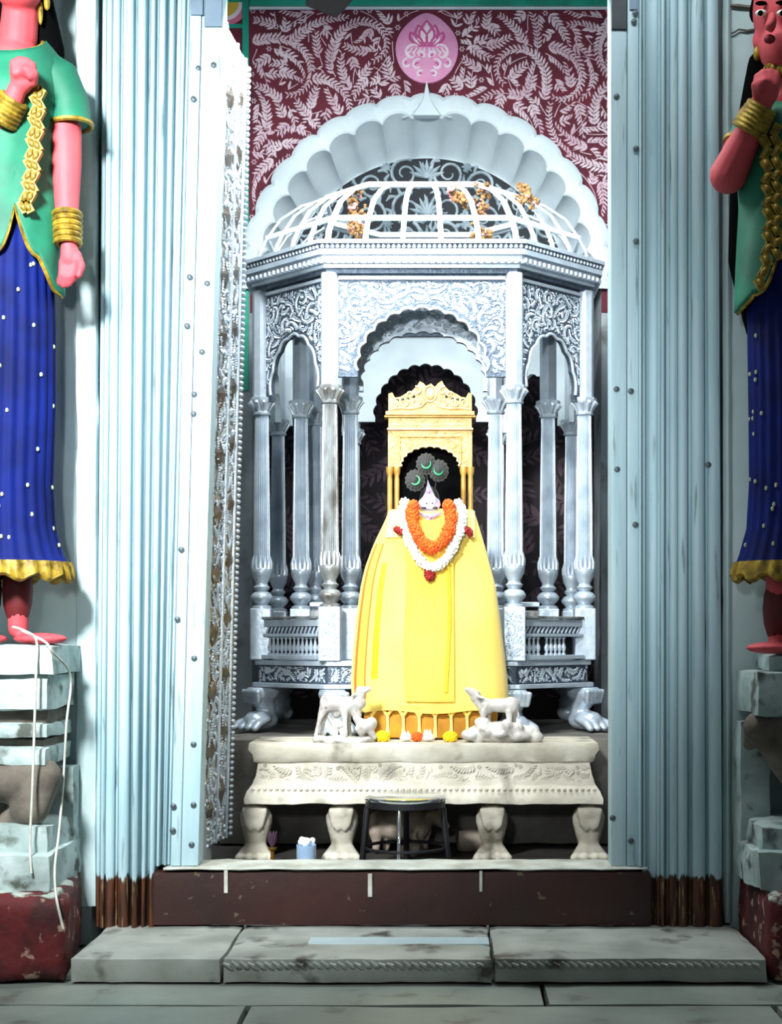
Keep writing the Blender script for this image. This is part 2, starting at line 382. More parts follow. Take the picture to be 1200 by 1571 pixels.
# a crack in the plaster beside the second guardian
ck = MB(); ck.tube([at(x, y, 4.637) for x, y in ((1116, 53), (1126, 50), (1134, 45), (1146, 47), (1160, 45), (1172, 46))], [.002, .003, .003, .004, .004, .003], 5)
ck.build('crack', 'bracket_stone', wr)
MB().tube([at(x, y, 4.636) for x, y in ((1115, 8), (1132, 9), (1160, 12))], [.003, .007, .006], 6).build('crack', 'bracket_stone', wr)

# ---------------------------------------------------------------- door jambs: moulded strips, each its own length of timber
def jamb(name, strips, zb, zt, plates, nails):
    e = empty(name, (X((strips[0][0]+strips[-1][0])/2, YD), YD, zb), kind='structure')
    for (b0, b1, t0, t1, y, rnd, zz) in strips:
        def ring(p0, p1, z):
            x0, x1 = X(p0, y)+.0006, X(p1, y)-.0006; n = 7; pts = []
            for k in range(n):
                a = PI*k/(n-1); u = (1-math.cos(a))/2
                pts.append((x0+(x1-x0)*u, y-rnd*math.sin(a), z))
            return pts+[(x1, 4.715, z), (x0, 4.715, z)]
        zs = [zz+(zt-zz)*k/10 for k in range(11)]
        MB().loft([ring(b0+(t0-b0)*k/10, b1+(t1-b1)*k/10, z) for k, z in enumerate(zs)]).build('moulding', 'jamb_paint', e, True, 35)
    nm = MB().lathe([(.010, 0), (.0095, .003), (.006, .005), (.0005, .006)], seg=10).mesh('nail', smooth=True); nm.materials.append(MATS['nail_iron'])
    for px, py, yy in nails: link('nail', nm, e, at(px, py, yy), rot=(PI/2, 0, 0))
    for (x0, x1, y0, y1, yy, m) in plates:
        MB().box(X(x0, yy), X(x1, yy), yy-.006, yy, Z(y1, yy), Z(y0, yy)).build('metal_plate', m, e, bevel=.002)
    return e
zt = 3.26
zj = st_t-.002
L = []
# left: (bottom px0,px1, top px0,px1, plane, roundness, foot height)
for b0, b1, t0, t1, dy, r in ((147, 154, 158, 165, .02, .004), (154, 162, 165, 174, .0, .010), (162, 180, 174, 186, .012, .010), (180, 186, 186, 190, .025, .003),
                              (186, 206, 190, 207, .004, .014), (206, 211, 207, 212, .025, .003), (211, 222, 212, 226, -.004, .014), (222, 228, 226, 233, .028, .003),
                              (228, 236, 233, 240, .006, .008), (236, 242, 240, 246, .03, .003), (242, 252, 246, 256, .01, .010)):
    L.append((147+(b0-147)*.851, 147+(b1-147)*.851, t0, t1, YD+dy, r, zj))
for b0, b1, t0, t1, dy, r in ((252, 256, 256, 262, .04, .002), (256, 262, 262, 270, .016, .007), (262, 270, 270, 281, .045, .003),
                              (270, 274, 281, 288, .03, .006), (274, 281, 288, 294, .044, .004), (261.5, 277, 294, 312, .018, .002), (277.6, 304, 313, 345, .022, .002)):
    L.append((147+(b0-147)*.851 if abs(dy-.02) > .003 else b0, 147+(b1-147)*.851 if abs(dy-.02) > .003 else b1, t0, t1, YD+dy, r, z_s+.001))
ln = [(297, 152, 4.612), (291, 425, 4.612), (287, 500, 4.612), (278, 843, 4.612), (272, 950, 4.612), (266, 1237, 4.612), (265, 1274, 4.612), (298, 605, 4.62), (297, 635, 4.62), (298, 1010, 4.62), (297, 1142, 4.62), (297, 1235, 4.62), (294, 1296, 4.62), (304, 105, 4.62), (328, 100, 4.62), (318, 435, 4.62), (310, 540, 4.62)]
jamb('trim_4', L, zj, zt, ((293, 312, -30, 24, 4.616, 'plate_grey'), (314, 341, -30, 42, 4.62, 'plate_grey')), ln)
Rr = []
for b0, b1, t0, t1, dy, r in ((938, 961, 937, 962, .022, .002), (962, 980, 963, 980, .016, .002), (980, 985, 981, 985, .006, .006)):
    Rr.append((b0, b1, t0, t1, YD+dy, r, z_s+.001))
for b0, b1, t0, t1, dy, r in ((985, 991, 985, 990, .022, .005), (991, 1008, 990, 1010, .034, -.012), (1008, 1013, 1010, 1014, .012, .005), (1013, 1020, 1014, 1021, .004, .010),
                              (1020, 1027, 1021, 1028, .022, .006), (1027, 1040, 1028, 1040, .006, .008), (1040, 1056, 1040, 1055, .004, .012), (1056, 1062, 1055, 1060, .024, .003),
                              (1062, 1083, 1060, 1080, .006, .014), (1083, 1088, 1080, 1084, .024, .003), (1088, 1109, 1084, 1102, .0, .010)):
    Rr.append((b0, b1, t0, t1, YD+dy, r, zj))
rn = [(973, 33, 4.61), (976, 228, 4.61), (976, 370, 4.61), (975, 20, 4.61), (946, 597, 4.62), (946, 148, 4.62), (1087, 713, 4.594), (968, 600, 4.61), (947, 720, 4.62), (975, 805, 4.61), (940, 1255, 4.62), (968, 1290, 4.61)]
jamb('trim_5', Rr, zj, zt, ((938, 962, -30, 46, 4.62, 'plate_dark'), (966, 978, -30, 16, 4.615, 'plate_grey')), rn)
structure(MB().box(X(150, YD), X(1112, YD), 4.58, 4.72, zt+.002, 3.42), 'trim_6', 'jamb_paint', bevel=.01)

# ---------------------------------------------------------------- silver door leaves, folded back into the sanctum
def leaf(name, x0b, x1b, x0t, x1t, y0, y1, zb, zt, face, diamonds=True):
    e = empty(name, ((x0b+x1b)/2, (y0+y1)/2, zb), kind='structure')
    th = .03*(-face)
    P = lambda u, z, o=0.0: Vector(((x0b+(x1b-x0b)*u)+((x0t+(x1t-x0t)*u)-(x0b+(x1b-x0b)*u))*(z-zb)/(zt-zb)+o*face, y0+(y1-y0)*u, z))
    MB().loft([[P(0, z), P(1, z), P(1, z)+Vector((th, 0, 0)), P(0, z)+Vector((th, 0, 0))] for z in (zb, zt)]).build('leaf_panel', 'door_silver', e)
    # beaded rope along the free edge, raised mouldings, chased relief
    bd = MB(); n = int((zt-zb)/.021)
    for k in range(n):
        p = P(.955, zb+.01+k*.021, .006); bd.ell(p, (.010, .013, .0085), 8, 4)
    o = bd.build('bead_rope', 'silver', e, True); o['kind'] = 'stuff'
    for u in (.84, .5, .04):
        MB().tube([P(u, z, .004) for z in (zb, zt)], .006, 6).build('rib', 'silver', e, True)
    vs, fs = foliage(lambda u, v: .07 < u < y1-y0-.07 or 0.02 < u < .05, 0, (y1-y0), zb, zt, .022, .011, 5, 1800, 10, .3, .006)
    o = MB().add([P(u/(y1-y0), v, h+.001) for u, v, h in vs], fs).build('chased_relief', 'silver_relief', e, True); o['kind'] = 'stuff'
    if diamonds:
        k = 0; z = zb+.12
        while z < zt-.1:
            for u, w in ((.30, .17), (.68, .14)):
                zz = z+(.05 if u > .5 else 0); a = .055
                c = [P(u-w, zz), P(u, zz+a), P(u+w, zz), P(u, zz-a), P(u, zz+.01, .014)]
                MB().add(c, [(0, 1, 4), (1, 2, 4), (2, 3, 4), (3, 0, 4)]).build('diamond_boss', 'boss_shaded', e)
            z += .20; k += 1
    return e
leaf('door_1', X(304, 4.73), X(352, 5.1), X(344, 4.73), X(381, 5.1), 4.73, 5.1, .30, 3.04, 1)
leaf('door_2', X(938, 4.73), X(932, 5.1)+.02, X(937, 4.73), X(930, 5.1)+.02, 4.73, 5.1, .30, 3.04, -1)

# ---------------------------------------------------------------- sanctum shell
YB, YN = 6.80, 7.14            # painted back wall, back of the arched recess
zi = 0.212
structure(MB().box(-1.5, 1.4, 4.78, 7.3, .06, zi), 'floor_sanctum', 'dark_grey_floor')
structure(MB().box(-1.55, -1.40, 4.90, 7.3, .06, 4.15), 'wall_sanctum_left', 'old_plaster')
structure(MB().box(1.25, 1.4, 4.90, 7.3, .06, 4.15), 'wall_sanctum_right', 'old_plaster')
structure(MB().box(-1.6, 1.5, 4.6, 7.3, 4.15, 4.25), 'ceiling', 'white_lime')
px0 = 655; AC = at(px0, 432, YB); k6 = YB/FPX
Ro = 268*k6                     # recess half width
# wall plate with a round-headed recess cut out of it
wb = MB(); N = 48
def rect_pt(a):
    c, s_ = math.cos(a), math.sin(a); t = 1e9
    if c > 1e-6: t = min(t, (1.25-AC.x)/c)
    if c < -1e-6: t = min(t, (-1.40-AC.x)/c)
    if s_ > 1e-6: t = min(t, (4.15-AC.z)/s_)
    return (AC.x+c*t, YB, AC.z+s_*t)
Ri = 268*k6
angs = sorted([PI*k/N for k in range(N+1)]+[math.atan2(4.15-AC.z, 1.25-AC.x), math.atan2(4.15-AC.z, -1.40-AC.x)])
for a, b in zip(angs, angs[1:]):
    wb.add([(AC.x+Ri*math.cos(a), YB, AC.z+Ri*math.sin(a)), (AC.x+Ri*math.cos(b), YB, AC.z+Ri*math.sin(b)), rect_pt(b), rect_pt(a)], [(0, 1, 2, 3)])
wall_b = structure(wb, 'wall_back', 'maroon')
zm = Z(480, YB)
lo = MB()
for x0, x1 in ((-1.40, AC.x-Ri), (AC.x+Ri, 1.25)): lo.box(x0, x1, YB, YN+.05, zi, AC.z)
lo.build('plaster_pier', 'old_plaster', wall_b)
for x0, x1 in ((X(384, YB), AC.x-Ri+.0), (AC.x+Ri, X(940, YB))):
    MB().box(x0, x1, YB-.004, YB, zm, AC.z).build('painted_dado', 'maroon', wall_b)
nb = structure(MB().box(AC.x-Ri-.03, AC.x+Ri+.03, YN, YN+.06, zi, AC.z+Ri+.05), 'wall_recess', 'maroon_shaded')
FW = lambda u, v, h: (u, YB-.0012-h, v)
cz, cx_ = AC.z, AC.x
mx, mz = at(655, 76, YB).x, at(655, 76, YB).z
def in_wall(u, v):
    if math.hypot(u-cx_, v-cz) < 286*k6: return False
    if math.hypot((u-mx)/(52*k6), (v-mz)/(60*k6)) < 1: return False
    if abs(u-mx) < 16*k6 and mz-100*k6 < v < mz: return False
    return X(386, YB) < u < 1.0 and Z(470, YB) < v < Z(16, YB)
vs, fs = foliage(in_wall, X(386, YB), 1.0, Z(470, YB), Z(16, YB), .044, .0135, 11, 6000, 30, .20, .0012, thick=.10, dens=.25)
o = MB().add([FW(*v) for v in vs], fs).build('fern_painting', 'fern_white', wall_b); o['kind'] = 'stuff'
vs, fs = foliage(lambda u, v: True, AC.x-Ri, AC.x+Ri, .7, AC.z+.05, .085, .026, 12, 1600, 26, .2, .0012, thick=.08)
o = MB().add([(u, YN-.001-h, v) for u, v, h in vs], fs).build('fern_painting', 'fern_shaded', nb); o['kind'] = 'stuff'
# teal borders
for (x0, x1, y0, y1) in ((383, 960, -6, 10), (372, 382, -20, 600), (345, 372, 38, 44), (345, 372, -2, 4)):
    MB().box(X(x0, YB), X(x1, YB), YB-.012, YB-.001, Z(y1, YB), Z(y0, YB)).build('painted_border', 'teal_paint', wall_b, bevel=.003)
MB().box(X(383, YB), X(960, YB), YB-.008, YB-.001, Z(15, YB), Z(11, YB)).build('painted_border', 'white_lime', wall_b)
for r, m, h in ((36, 'mural_pink', .002), (28, 'lotus_white', .003), (22, 'mural_yellow', .004)):
    c = at(345, 4, YB); d = MB(); n = 24
    d.add([(c.x, YB-h, c.z)]+[(c.x+r*k6*math.cos(2*PI*k/n), YB-h, c.z+r*k6*math.sin(2*PI*k/n)) for k in range(n)], [(0, 1+k, 1+(k+1) % n) for k in range(n)])
    d.build('painted_roundel', m, wall_b)

# white scalloped hood over the recess
hood = empty('trim_7', (AC.x, YB, AC.z), kind='structure')
step = math.radians(10.6)
def lobe(th, r, amp):         # th from vertical
    return r-amp*(1-math.sqrt(max(0, 1-(2*((th/step+.5) % 1)-1)**2)))
M = 220; A0 = -1.62; A1 = 1.62
c2 = at(655, 461, YN); k7 = YN/FPX
def front(th, r): return (cx_+r*k6*math.sin(th), cz+r*k6*math.cos(th))
rows = [[], [], [], [], []]; scoop = []
for i in range(M+1):
    th = A0+(A1-A0)*i/M
    ro = lobe(th, 287, 9); ri = lobe(th, 259, 17)
    for row, (r, y) in zip(rows, ((ro, YB), (ro, YB-.022), (ro-7, YB-.034), (ri+3, YB-.034), (ri, YB-.026))):
        x, z = front(th, r); row.append((x, y, z))
band = MB().loft(rows, False, False).build('scalloped_band', 'white_lime', hood, True, 30)
G = 14
for j in range(G+1):
    t = j/G; row = []
    for i in range(M+1):
        th = A0+(A1-A0)*i/M
        ri = lobe(th, 259, 17); x0, z0 = front(th, ri)
        x1 = c2.x+216*k7*math.sin(th*.98); z1 = c2.z+216*k7*math.cos(th*.98)
        q = 1-(1-t)**1.6; f = math.sin(t*PI/2)**.75
        ph = (2*((th/step+.5) % 1)-1)
        sc_ = .030*(1-ph*ph)*(1-t)*math.sin(min(1, t*3)*PI/2)
        row.append((x0+(x1-x0)*q, YB-.026+(YN-.02-YB+.026)*f+sc_, z0+(z1-z0)*q))
    scoop.append(row)
MB().loft(scoop, False, False).build('fluted_cove', 'white_lime', hood, True, 40)
fn = at(655, 150, YB-.03); fi = []
for py, hw in ((182, 40), (170, 24), (160, 13), (150, 7), (140, 4), (131, 1.2)):
    z = Z(py, YB); fi.append([(AC.x-hw*k6, YB-.002, z), (AC.x-hw*k6*.5, YB-.046, z), (AC.x+hw*k6*.5, YB-.046, z), (AC.x+hw*k6, YB-.002, z)])
MB().loft(fi).build('finial', 'white_lime', hood)
# dark tympanum with white floral scrolls
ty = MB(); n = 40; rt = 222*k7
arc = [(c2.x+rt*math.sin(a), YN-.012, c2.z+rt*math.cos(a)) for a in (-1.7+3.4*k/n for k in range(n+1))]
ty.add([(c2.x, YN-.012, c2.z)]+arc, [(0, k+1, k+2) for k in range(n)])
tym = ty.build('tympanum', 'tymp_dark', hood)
sw = MB(); R = random.Random(4)
def spiral(cx, cz_, r, a0, sg, turns=1.5, w=.0095):
    pts = []; rad = []
    for k in range(26):
        t = k/25; a = a0+sg*turns*2*PI*t; rr = r*(1-.78*t); pts.append((cx+rr*math.cos(a), YN-.016, cz_+rr*math.sin(a))); rad.append(w*(1-.55*t))
    sw.tube(pts, rad, 6)
    for q in range(6):
        a = a0+sg*turns*2*PI*q/9; x, z = cx+r*math.cos(a), cz_+r*math.sin(a); b = a+sg*.9
        sw.tube([(x, YN-.016, z), (x+math.cos(b)*.03, YN-.018, z+math.sin(b)*.03), (x+math.cos(b+.4*sg)*.055, YN-.016, z+math.sin(b+.4*sg)*.055)], [.006, .011, .002], 6)
for s_ in (-1, 1):
    for (dx, py, r) in ((34, 268, 24), (84, 285, 22), (30, 322, 26), (88, 335, 28), (140, 318, 22), (30, 362, 22), (100, 372, 22), (146, 360, 22), (185, 350, 20)):
        p = at(655+s_*dx, py, YN); spiral(p.x, p.z, r*k7, PI/2+s_*R.uniform(0, 2), s_*R.choice((-1, 1)))
    for (dx, py) in ((62, 258), (112, 300), (60, 345), (122, 345), (165, 338)):
        p = at(655+s_*dx, py, YN)
        for q in range(8):
            a = q*PI/4; sw.tube([(p.x, YN-.018, p.z), (p.x+.016*math.cos(a), YN-.02, p.z+.016*math.sin(a)), (p.x+.03*math.cos(a), YN-.016, p.z+.03*math.sin(a))], [.004, .008, .002], 5)
p = at(655, 262, YN)
for py in (262, 318, 362):
    for q in range(-3, 4):
        a = PI/2+q*.42; pz = Z(py, YN)
        sw.tube([(c2.x, YN-.018, pz-.04), (c2.x+.05*math.cos(a), YN-.02, pz-.04+.05*math.sin(a)), (c2.x+.09*math.cos(a), YN-.016, pz-.04+.09*math.sin(a))], [.005, .012, .002], 6)
o = sw.build('floral_scroll', 'tymp_white', tym, True); o['kind'] = 'stuff'
# pink lotus-bud medallion painted in low relief above the hood
med = empty('lotus_medallion', (mx, YB, Z(128, YB)), 'pink lotus bud medallion on the maroon wall above the white hood', 'medallion')
def bud(sx, sz, h, y):
    pts = []
    for k in range(40):
        a = 2*PI*k/40; r = 1.0; x = math.sin(a); z = math.cos(a)
        if z > 0: x *= (1-.32*z**2.2)
        pts.append((mx+x*sx*k6, y, mz+(z if z < 0 else z*1.02)*sz*k6))
    return pts
MB().loft([bud(48, 53, 0, YB-.001), bud(48, 53, 0, YB-.014), bud(45, 50, 0, YB-.020)]).build('bud_disc', 'lotus_pink', med, True, 40)
def petal(cx, cz_, a, l, w, m, y=YB-.021):
    ca, sa = math.cos(a), math.sin(a); pts = []
    for q, r in ((0, 0), (.3, .45), (.65, .42), (1, 0), (.65, -.42), (.3, -.45)): pts.append((cx+ca*l*q-sa*w*r, y, cz_+sa*l*q+ca*w*r))
    c = (cx+ca*l*.5, y-.006, cz_+sa*l*.5)
    MB().add(pts+[c], [(k, (k+1) % 6, 6) for k in range(6)]).build('petal', m, med)
def arc_line(pts, r, m, y=YB-.021): MB().tube([(mx+x*k6, y, mz+z*k6) for x, z in pts], [r*k6*(.5+.5*math.sin(PI*i/(len(pts)-1))) for i in range(len(pts))], 6).build('petal_line', m, med, True)
for dx, h, w, y in ((0, 40, 13, 0), (-13, 33, 10, 0), (13, 33, 10, 0), (-25, 22, 9, 0), (25, 22, 9, 0)):
    for sgn in (-1, 1):
        arc_line([(dx*(.35+.65*t)+sgn*w*math.sin(PI*t)*(1-.25*t), 2+h*t) for t in (k/10 for k in range(11))], 2.2, 'lotus_deep')
    petal(mx+dx*.35*k6, mz+4*k6, math.atan2(h, dx*.65), h*.86*k6, w*1.2*k6, 'lotus_white')
for sgn in (-1, 1):
    for x0, z0, r, a0, tr in ((22, -8, 14, 2.2, -4.2), (14, -26, 9, 2.0, -4.6), (30, -24, 8, 1.6, -4.4), (10, -40, 6, 2.4, -4.4), (8, -12, 7, .4, 4.0)):
        arc_line([(sgn*(x0+r*(1-.6*t)*math.cos(a0+tr*t)), z0+r*(1-.6*t)*math.sin(a0+tr*t)) for t in (k/14 for k in range(15))], 2.6, 'lotus_white')
        arc_line([(sgn*(x0+r*.6*(1-.6*t)*math.cos(a0+tr*t)), z0-2+r*.6*(1-.6*t)*math.sin(a0+tr*t)) for t in (k/14 for k in range(15))], 1.4, 'lotus_deep')
    for k in range(4): arc_line([(sgn*(3+6*k), 0), (sgn*(5+8*k), -6-k), (sgn*(4+7*k), -13)], 2.4, 'lotus_white')

# ---------------------------------------------------------------- masonry plinth behind the altar
YA = 5.10; ka = YA/FPX
za = Z(1140, YA)
structure(MB().rough(-.86, .72, 5.44, 6.74, zi+.001, za-.003, .09, .003, 4, 31, .012), 'trim_8', 'plinth_plaster', smooth=True)

# ---------------------------------------------------------------- carved marble altar
alt = empty('marble_altar', (X(650, YA), YA+.15, zi), 'aged white marble altar slab on carved paw legs below the yellow draped idol', 'altar')
prof = ((1140, 383, 0.0), (1150, 381, -.004), (1158, 386, .004), (1168, 388, .010), (1171, 394, .022), (1190, 391, .020), (1204, 386, .012), (1214, 379, -.002), (1226, 374, -.010), (1233, 375, -.010))
rings = []; nn_ = 44
hgt = [(Z(py, YA), X(px, YA), dy) for py, px, dy in prof]
for z, x0, dy in hgt:
    x1 = 2*X(650, YA)-x0; f = YA+dy; ring = []
    for k in range(nn_+1): ring.append((x0+(x1-x0)*k/nn_, f, z))
    ring += [(x1, 5.43, z), (x0, 5.43, z)]
    rings.append(ring)
rings = [[tuple(Vector(p)+noise.noise_vector(Vector(p)*11)*.004+noise.noise_vector(Vector(p)*37)*.002) for p in r] for r in rings]
MB().loft(rings).build('altar_slab', 'marble_aged', alt, True, 50)
bd = MB()
for k in range(58): bd.ell((X(388, YA)+k*(X(912, YA)-X(388, YA))/57, YA-.002, Z(1211, YA)), (.007, .006, .006), 6, 4)
o = bd.build('bead_row', 'marble_aged', alt, True); o['kind'] = 'stuff'
vs, fs = foliage(lambda u, v: True, X(396, YA), X(906, YA), Z(1203, YA), Z(1174, YA), .024, .012, 8, 500, 14, .3, .004)
o = MB().add([(u, YA+.0175-h, v) for u, v, h in vs], fs).build('carved_frieze', 'marble_aged', alt, True); o['kind'] = 'stuff'
def altar_leg(px):
    b = MB(); x = X(px, YA+.06); y = YA+.06; s_ = 1
    P = lambda dx, dy, py: (x+dx*ka, y+dy, Z(py, y))
    b.ell(P(0, 0, 1256), (.060, .05, .058)); b.ell(P(0, -.03, 1246), (.050, .03, .03)); b.cap2(P(-5, 0, 1262), .046, P(-3, .0, 1296), .030); b.cap2(P(5, 0, 1262), .046, P(3, .0, 1296), .030)
    b.cap2(P(0, 0, 1296), .028, P(0, -.005, 1312), .036)
    for dx in (-24, -9, 9, 24): b.cap2(P(dx*.4, -.01, 1296), .016, P(dx, -.05, 1314), .017)
    for k in range(5): b.cap2(P(-16+8*k, -.044, 1240), .010, P(-12+6*k, -.05, 1266+4*(k % 2)), .006)
    o = b.melt(.007, 3); o.v = [(p[0], p[1], max(p[2], zi)) for p in o.v]
    o.build('paw_leg', 'marble_aged', alt, True, 60)
for px in (393, 525, 755, 903): altar_leg(px)

# cow with a suckling calf, standing beneath the slab
def four_legs(b, xs, y, dyy, ztop, zbot, r0, r1):
    for i, x in enumerate(xs):
        yy = y+(dyy if i % 2 else -dyy)
        b.cap2((x, yy, ztop), r0, (x+(.004 if i < 2 else -.004), yy, (ztop+zbot)/2), r1*1.15); b.cap2((x+(.004 if i < 2 else -.004), yy, (ztop+zbot)/2), r1*1.15, (x, yy, zbot+r1), r1)
yc = 5.28; kc = yc/FPX
cw = empty('cow_statue', (X(625, yc), yc, zi), 'dusty brown stone cow statue standing under the altar slab behind the steel stool', 'statue')
b = MB(); Q = lambda px, py, dy=0: at(px, py, yc)+Vector((0, dy, 0))
b.ell(Q(610, 1266), (.100, .055, .056)); b.ell(Q(583, 1264), (.050, .052, .052)); b.ell(Q(640, 1266), (.052, .05, .055)); b.cap2(Q(648, 1262), .036, Q(664, 1252), .026)
b.cap2(Q(664, 1252, -.01), .026, Q(684, 1266, -.02), .016); b.cap2(Q(664, 1246), .010, Q(658, 1236), .005); b.cap2(Q(672, 1246), .009, Q(680, 1237, -.02), .005); b.cap2(Q(658, 1248, -.03), .010, Q(652, 1252, -.05), .005)
four_legs(b, [X(p, yc) for p in (577, 592, 643, 652)], yc, .028, Z(1276, yc), zi, .026, .014)
b.cap2(Q(563, 1258), .008, Q(561, 1300), .006); b.ell(Q(593, 1284), (.022, .02, .018))
o = b.melt(.006, 2); o.v = [(p[0], p[1], max(p[2], zi)) for p in o.v]; o.build('cow_body', 'marble_dusty', cw, True, 60)
cf = empty('calf_statue', (X(632, 5.22), 5.17, zi), 'small dusty stone calf standing against the cow under the altar slab', 'statue')
b = MB(); Q2 = lambda px, py, dy=0: at(px, py, 5.17)+Vector((0, dy, 0))
b.ell(Q2(628, 1303), (.040, .024, .024)); b.cap2(Q2(638, 1298), .016, Q2(634, 1284), .012); b.cap2(Q2(634, 1282), .013, Q2(626, 1280), .009); b.cap2(Q2(636, 1278), .005, Q2(640, 1272), .004)
four_legs(b, [X(p, 5.17) for p in (618, 622, 634, 638)], 5.17, .012, Z(1308, 5.17), zi, .010, .007)
o = b.melt(.004, 2); o.v = [(p[0], p[1], max(p[2], zi)) for p in o.v]; o.build('calf_body', 'marble_dusty', cf, True, 60)
MB().rough(X(700, 5.3), X(745, 5.3), 5.26, 5.36, zi, Z(1270, 5.3), .03, .008, 9, 41, .012).build('stone_block', 'marble_dusty', None, True, 60, 'broken grey stone block under the altar between cow and paw leg', 'stone')

# ---------------------------------------------------------------- steel stool in front of the altar
ys = 4.945
so = empty('steel_stool', (X(622, ys), ys, zi), 'round steel stool with black legs standing in front of the altar', 'stool')
zs_ = Z(1226, 4.80); sx = X(622, ys); Rs = .142
MB().lathe([(.02, zs_-.004), (Rs*.9, zs_), (Rs, zs_-.005), (Rs*1.01, zs_-.012), (Rs*.98, zs_-.018), (.03, zs_-.016)], sx, ys, 48).build('seat', 'chrome', so, True, 50)
MB().lathe([(Rs*.9, zs_-.019), (Rs*.97, zs_-.019), (Rs*.97, zs_-.040), (Rs*.9, zs_-.040)], sx, ys, 40, cap=False).build('seat_rim', 'dark_metal', so, True, 30)
for a, m, r in ((-PI*.06, 'dark_metal', .011), (PI*1.06, 'dark_metal', .011), (-PI*.54, 'chrome', .006), (PI*.5, 'dark_metal', .011)):
    x, y = sx+Rs*.93*math.cos(a), ys+Rs*.93*math.sin(a)*.98
    MB().tube([(x*.2+sx*.8, y*.2+ys*.8, zs_-.024), (sx+(x-sx)*.9, ys+(y-ys)*.9, zs_-.028), (x, y, zs_-.045), (x+.02*math.cos(a), y+.01*math.sin(a), zi+.002)], r, 10).build('leg', m, so, True, 60)
zr = zi+.07
MB().tube([(sx+Rs*.97*math.cos(t), ys+Rs*.97*math.sin(t), zr) for t in (2*PI*k/32 for k in range(32))], .006, 6, True).build('foot_ring', 'dark_metal', so, True)

# small offerings on the floor by the altar legs
jb = empty('candle_jar', (X(470, 4.99), 4.99, zi), 'pale blue jar with white wax on top beside the altar leg', 'jar')
jx = X(470, 4.99); z0, z1 = zi, Z(1296, 4.99)
MB().lathe([(.032, z0+.001), (.034, z0+.01), (.034, z1), (.030, z1), (.030, z1-.006), (.002, z1-.006)], jx, 4.99, 24).build('jar_body', 'jar_blue', jb, True)
b = MB(); RR = random.Random(2)
for k in range(9): b.ell((jx+RR.uniform(-.02, .02), 4.99+RR.uniform(-.018, .018), z1+.004+RR.uniform(0, .016)), (.012, .012, .012), 8, 5)
b.melt(.004, 1).build('wax', 'wax_white', jb, True, 60)
ib = empty('incense_stand', (X(418, 4.99), 4.99, zi), 'small brass incense stand with dark withered flower beside altar leg', 'incense holder')
ix = X(418, 4.99)
MB().lathe([(.024, zi+.001), (.022, zi+.008), (.007, zi+.014), (.006, zi+.05), (.014, zi+.055), (.016, zi+.062), (.004, zi+.063)], ix, 4.99, 16).build('stand', 'brass', ib, True)
b = MB()
for k in range(9): a = 2*PI*k/9; b.tube([(ix, 4.99, zi+.06), (ix+.010*math.cos(a), 4.99+.010*math.sin(a), zi+.085), (ix+.016*math.cos(a), 4.99+.016*math.sin(a), zi+.118)], [.003, .006, .001], 5)
b.build('withered_flower', 'petal_dark', ib, True)
for k, (px, m) in enumerate(((404, 'dried'), (428, 'petal_dark'), (437, 'dried'))):
    b = MB(); x = X(px, 4.95)
    for q in range(7): a = q*.9+k; b.ell((x+.010*math.cos(a), 4.95+.010*math.sin(a), zi+.009+.003*(q % 3)), (.011, .009, .008), 7, 4)
    b.build('withered_bloom', m, None, True, 60, ('shrivelled brown flower head on the floor against the outer altar leg', 'shrivelled dark flower head beneath the brass incense stand', 'shrivelled brown flower head between incense stand and blue jar')[k], 'flower', 'withered flowers by the altar')

# ---------------------------------------------------------------- silver pavilion
PX, PY, A, B_ = -.081, 6.08, .58, .29
PW, PS = .355, .655
def octo(s=1.0, z=0.0, d=0.0):
    pts = [(-PW, -A), (PW, -A), (PS, -B_), (PS, B_), (PW*.95, A), (-PW*.95, A), (-PS, B_), (-PS, -B_)]
    return [(PX+x*s, PY+y*s, z) for x, y in pts]
zp = lambda py: 1-(py-980)*.0025
pav = empty('silver_pavilion', (PX, PY, za+.003), 'tall octagonal silver pavilion with fluted columns, scalloped arches and open dome cage', 'pavilion')
# base platform
for s_, y0, y1 in ((1.035, 1014, 1022), (1.015, 1022, 1050), (1.05, 1050, 1057)):
    MB().loft([octo(s_, zp(y1)), octo(s_, zp(y0))]).build('base_tier', 'silver_shaded_ground' if y0 == 1022 else 'silver', pav, bevel=.003)
FACES = [(octo()[k], octo()[(k+1) % 8]) for k in range(8)]
def face_frame(k, s=1.0, inset=0.0):
    p, q = octo(s)[k], octo(s)[(k+1) % 8]; p, q = Vector((p[0], p[1], 0)), Vector((q[0], q[1], 0))
    m = (p+q)/2; t = (q-p).normalized(); n = Vector((t.y, -t.x, 0))
    return m, t, n, (q-p).length
def on_face(k, s=1.0):
    m, t, n, w = face_frame(k, s)
    return (lambda u, v, o=0.0: m+t*u+n*o+Vector((0, 0, v))), w
def relief(k, s, u0, u1, v0, v1, L, W, seed, name, parent, mt, inside=lambda u, v: True, h=.004, off=.002, stems=500):
    F, w = on_face(k, s); vs, fs = foliage(inside, u0, u1, v0, v1, L, W, seed, stems, 14, .34, h)
    o = MB().add([F(u, v, hh+off) for u, v, hh in vs], fs).build(name, mt, parent, True, 50); o['kind'] = 'stuff'
for k in (0, 1, 7):
    F, w = on_face(k, 1.015)
    relief(k, 1.015, -w/2+.01, w/2-.01, zp(1048), zp(1024), .022, .012, 60+k, 'base_relief', pav, 'silver_relief')
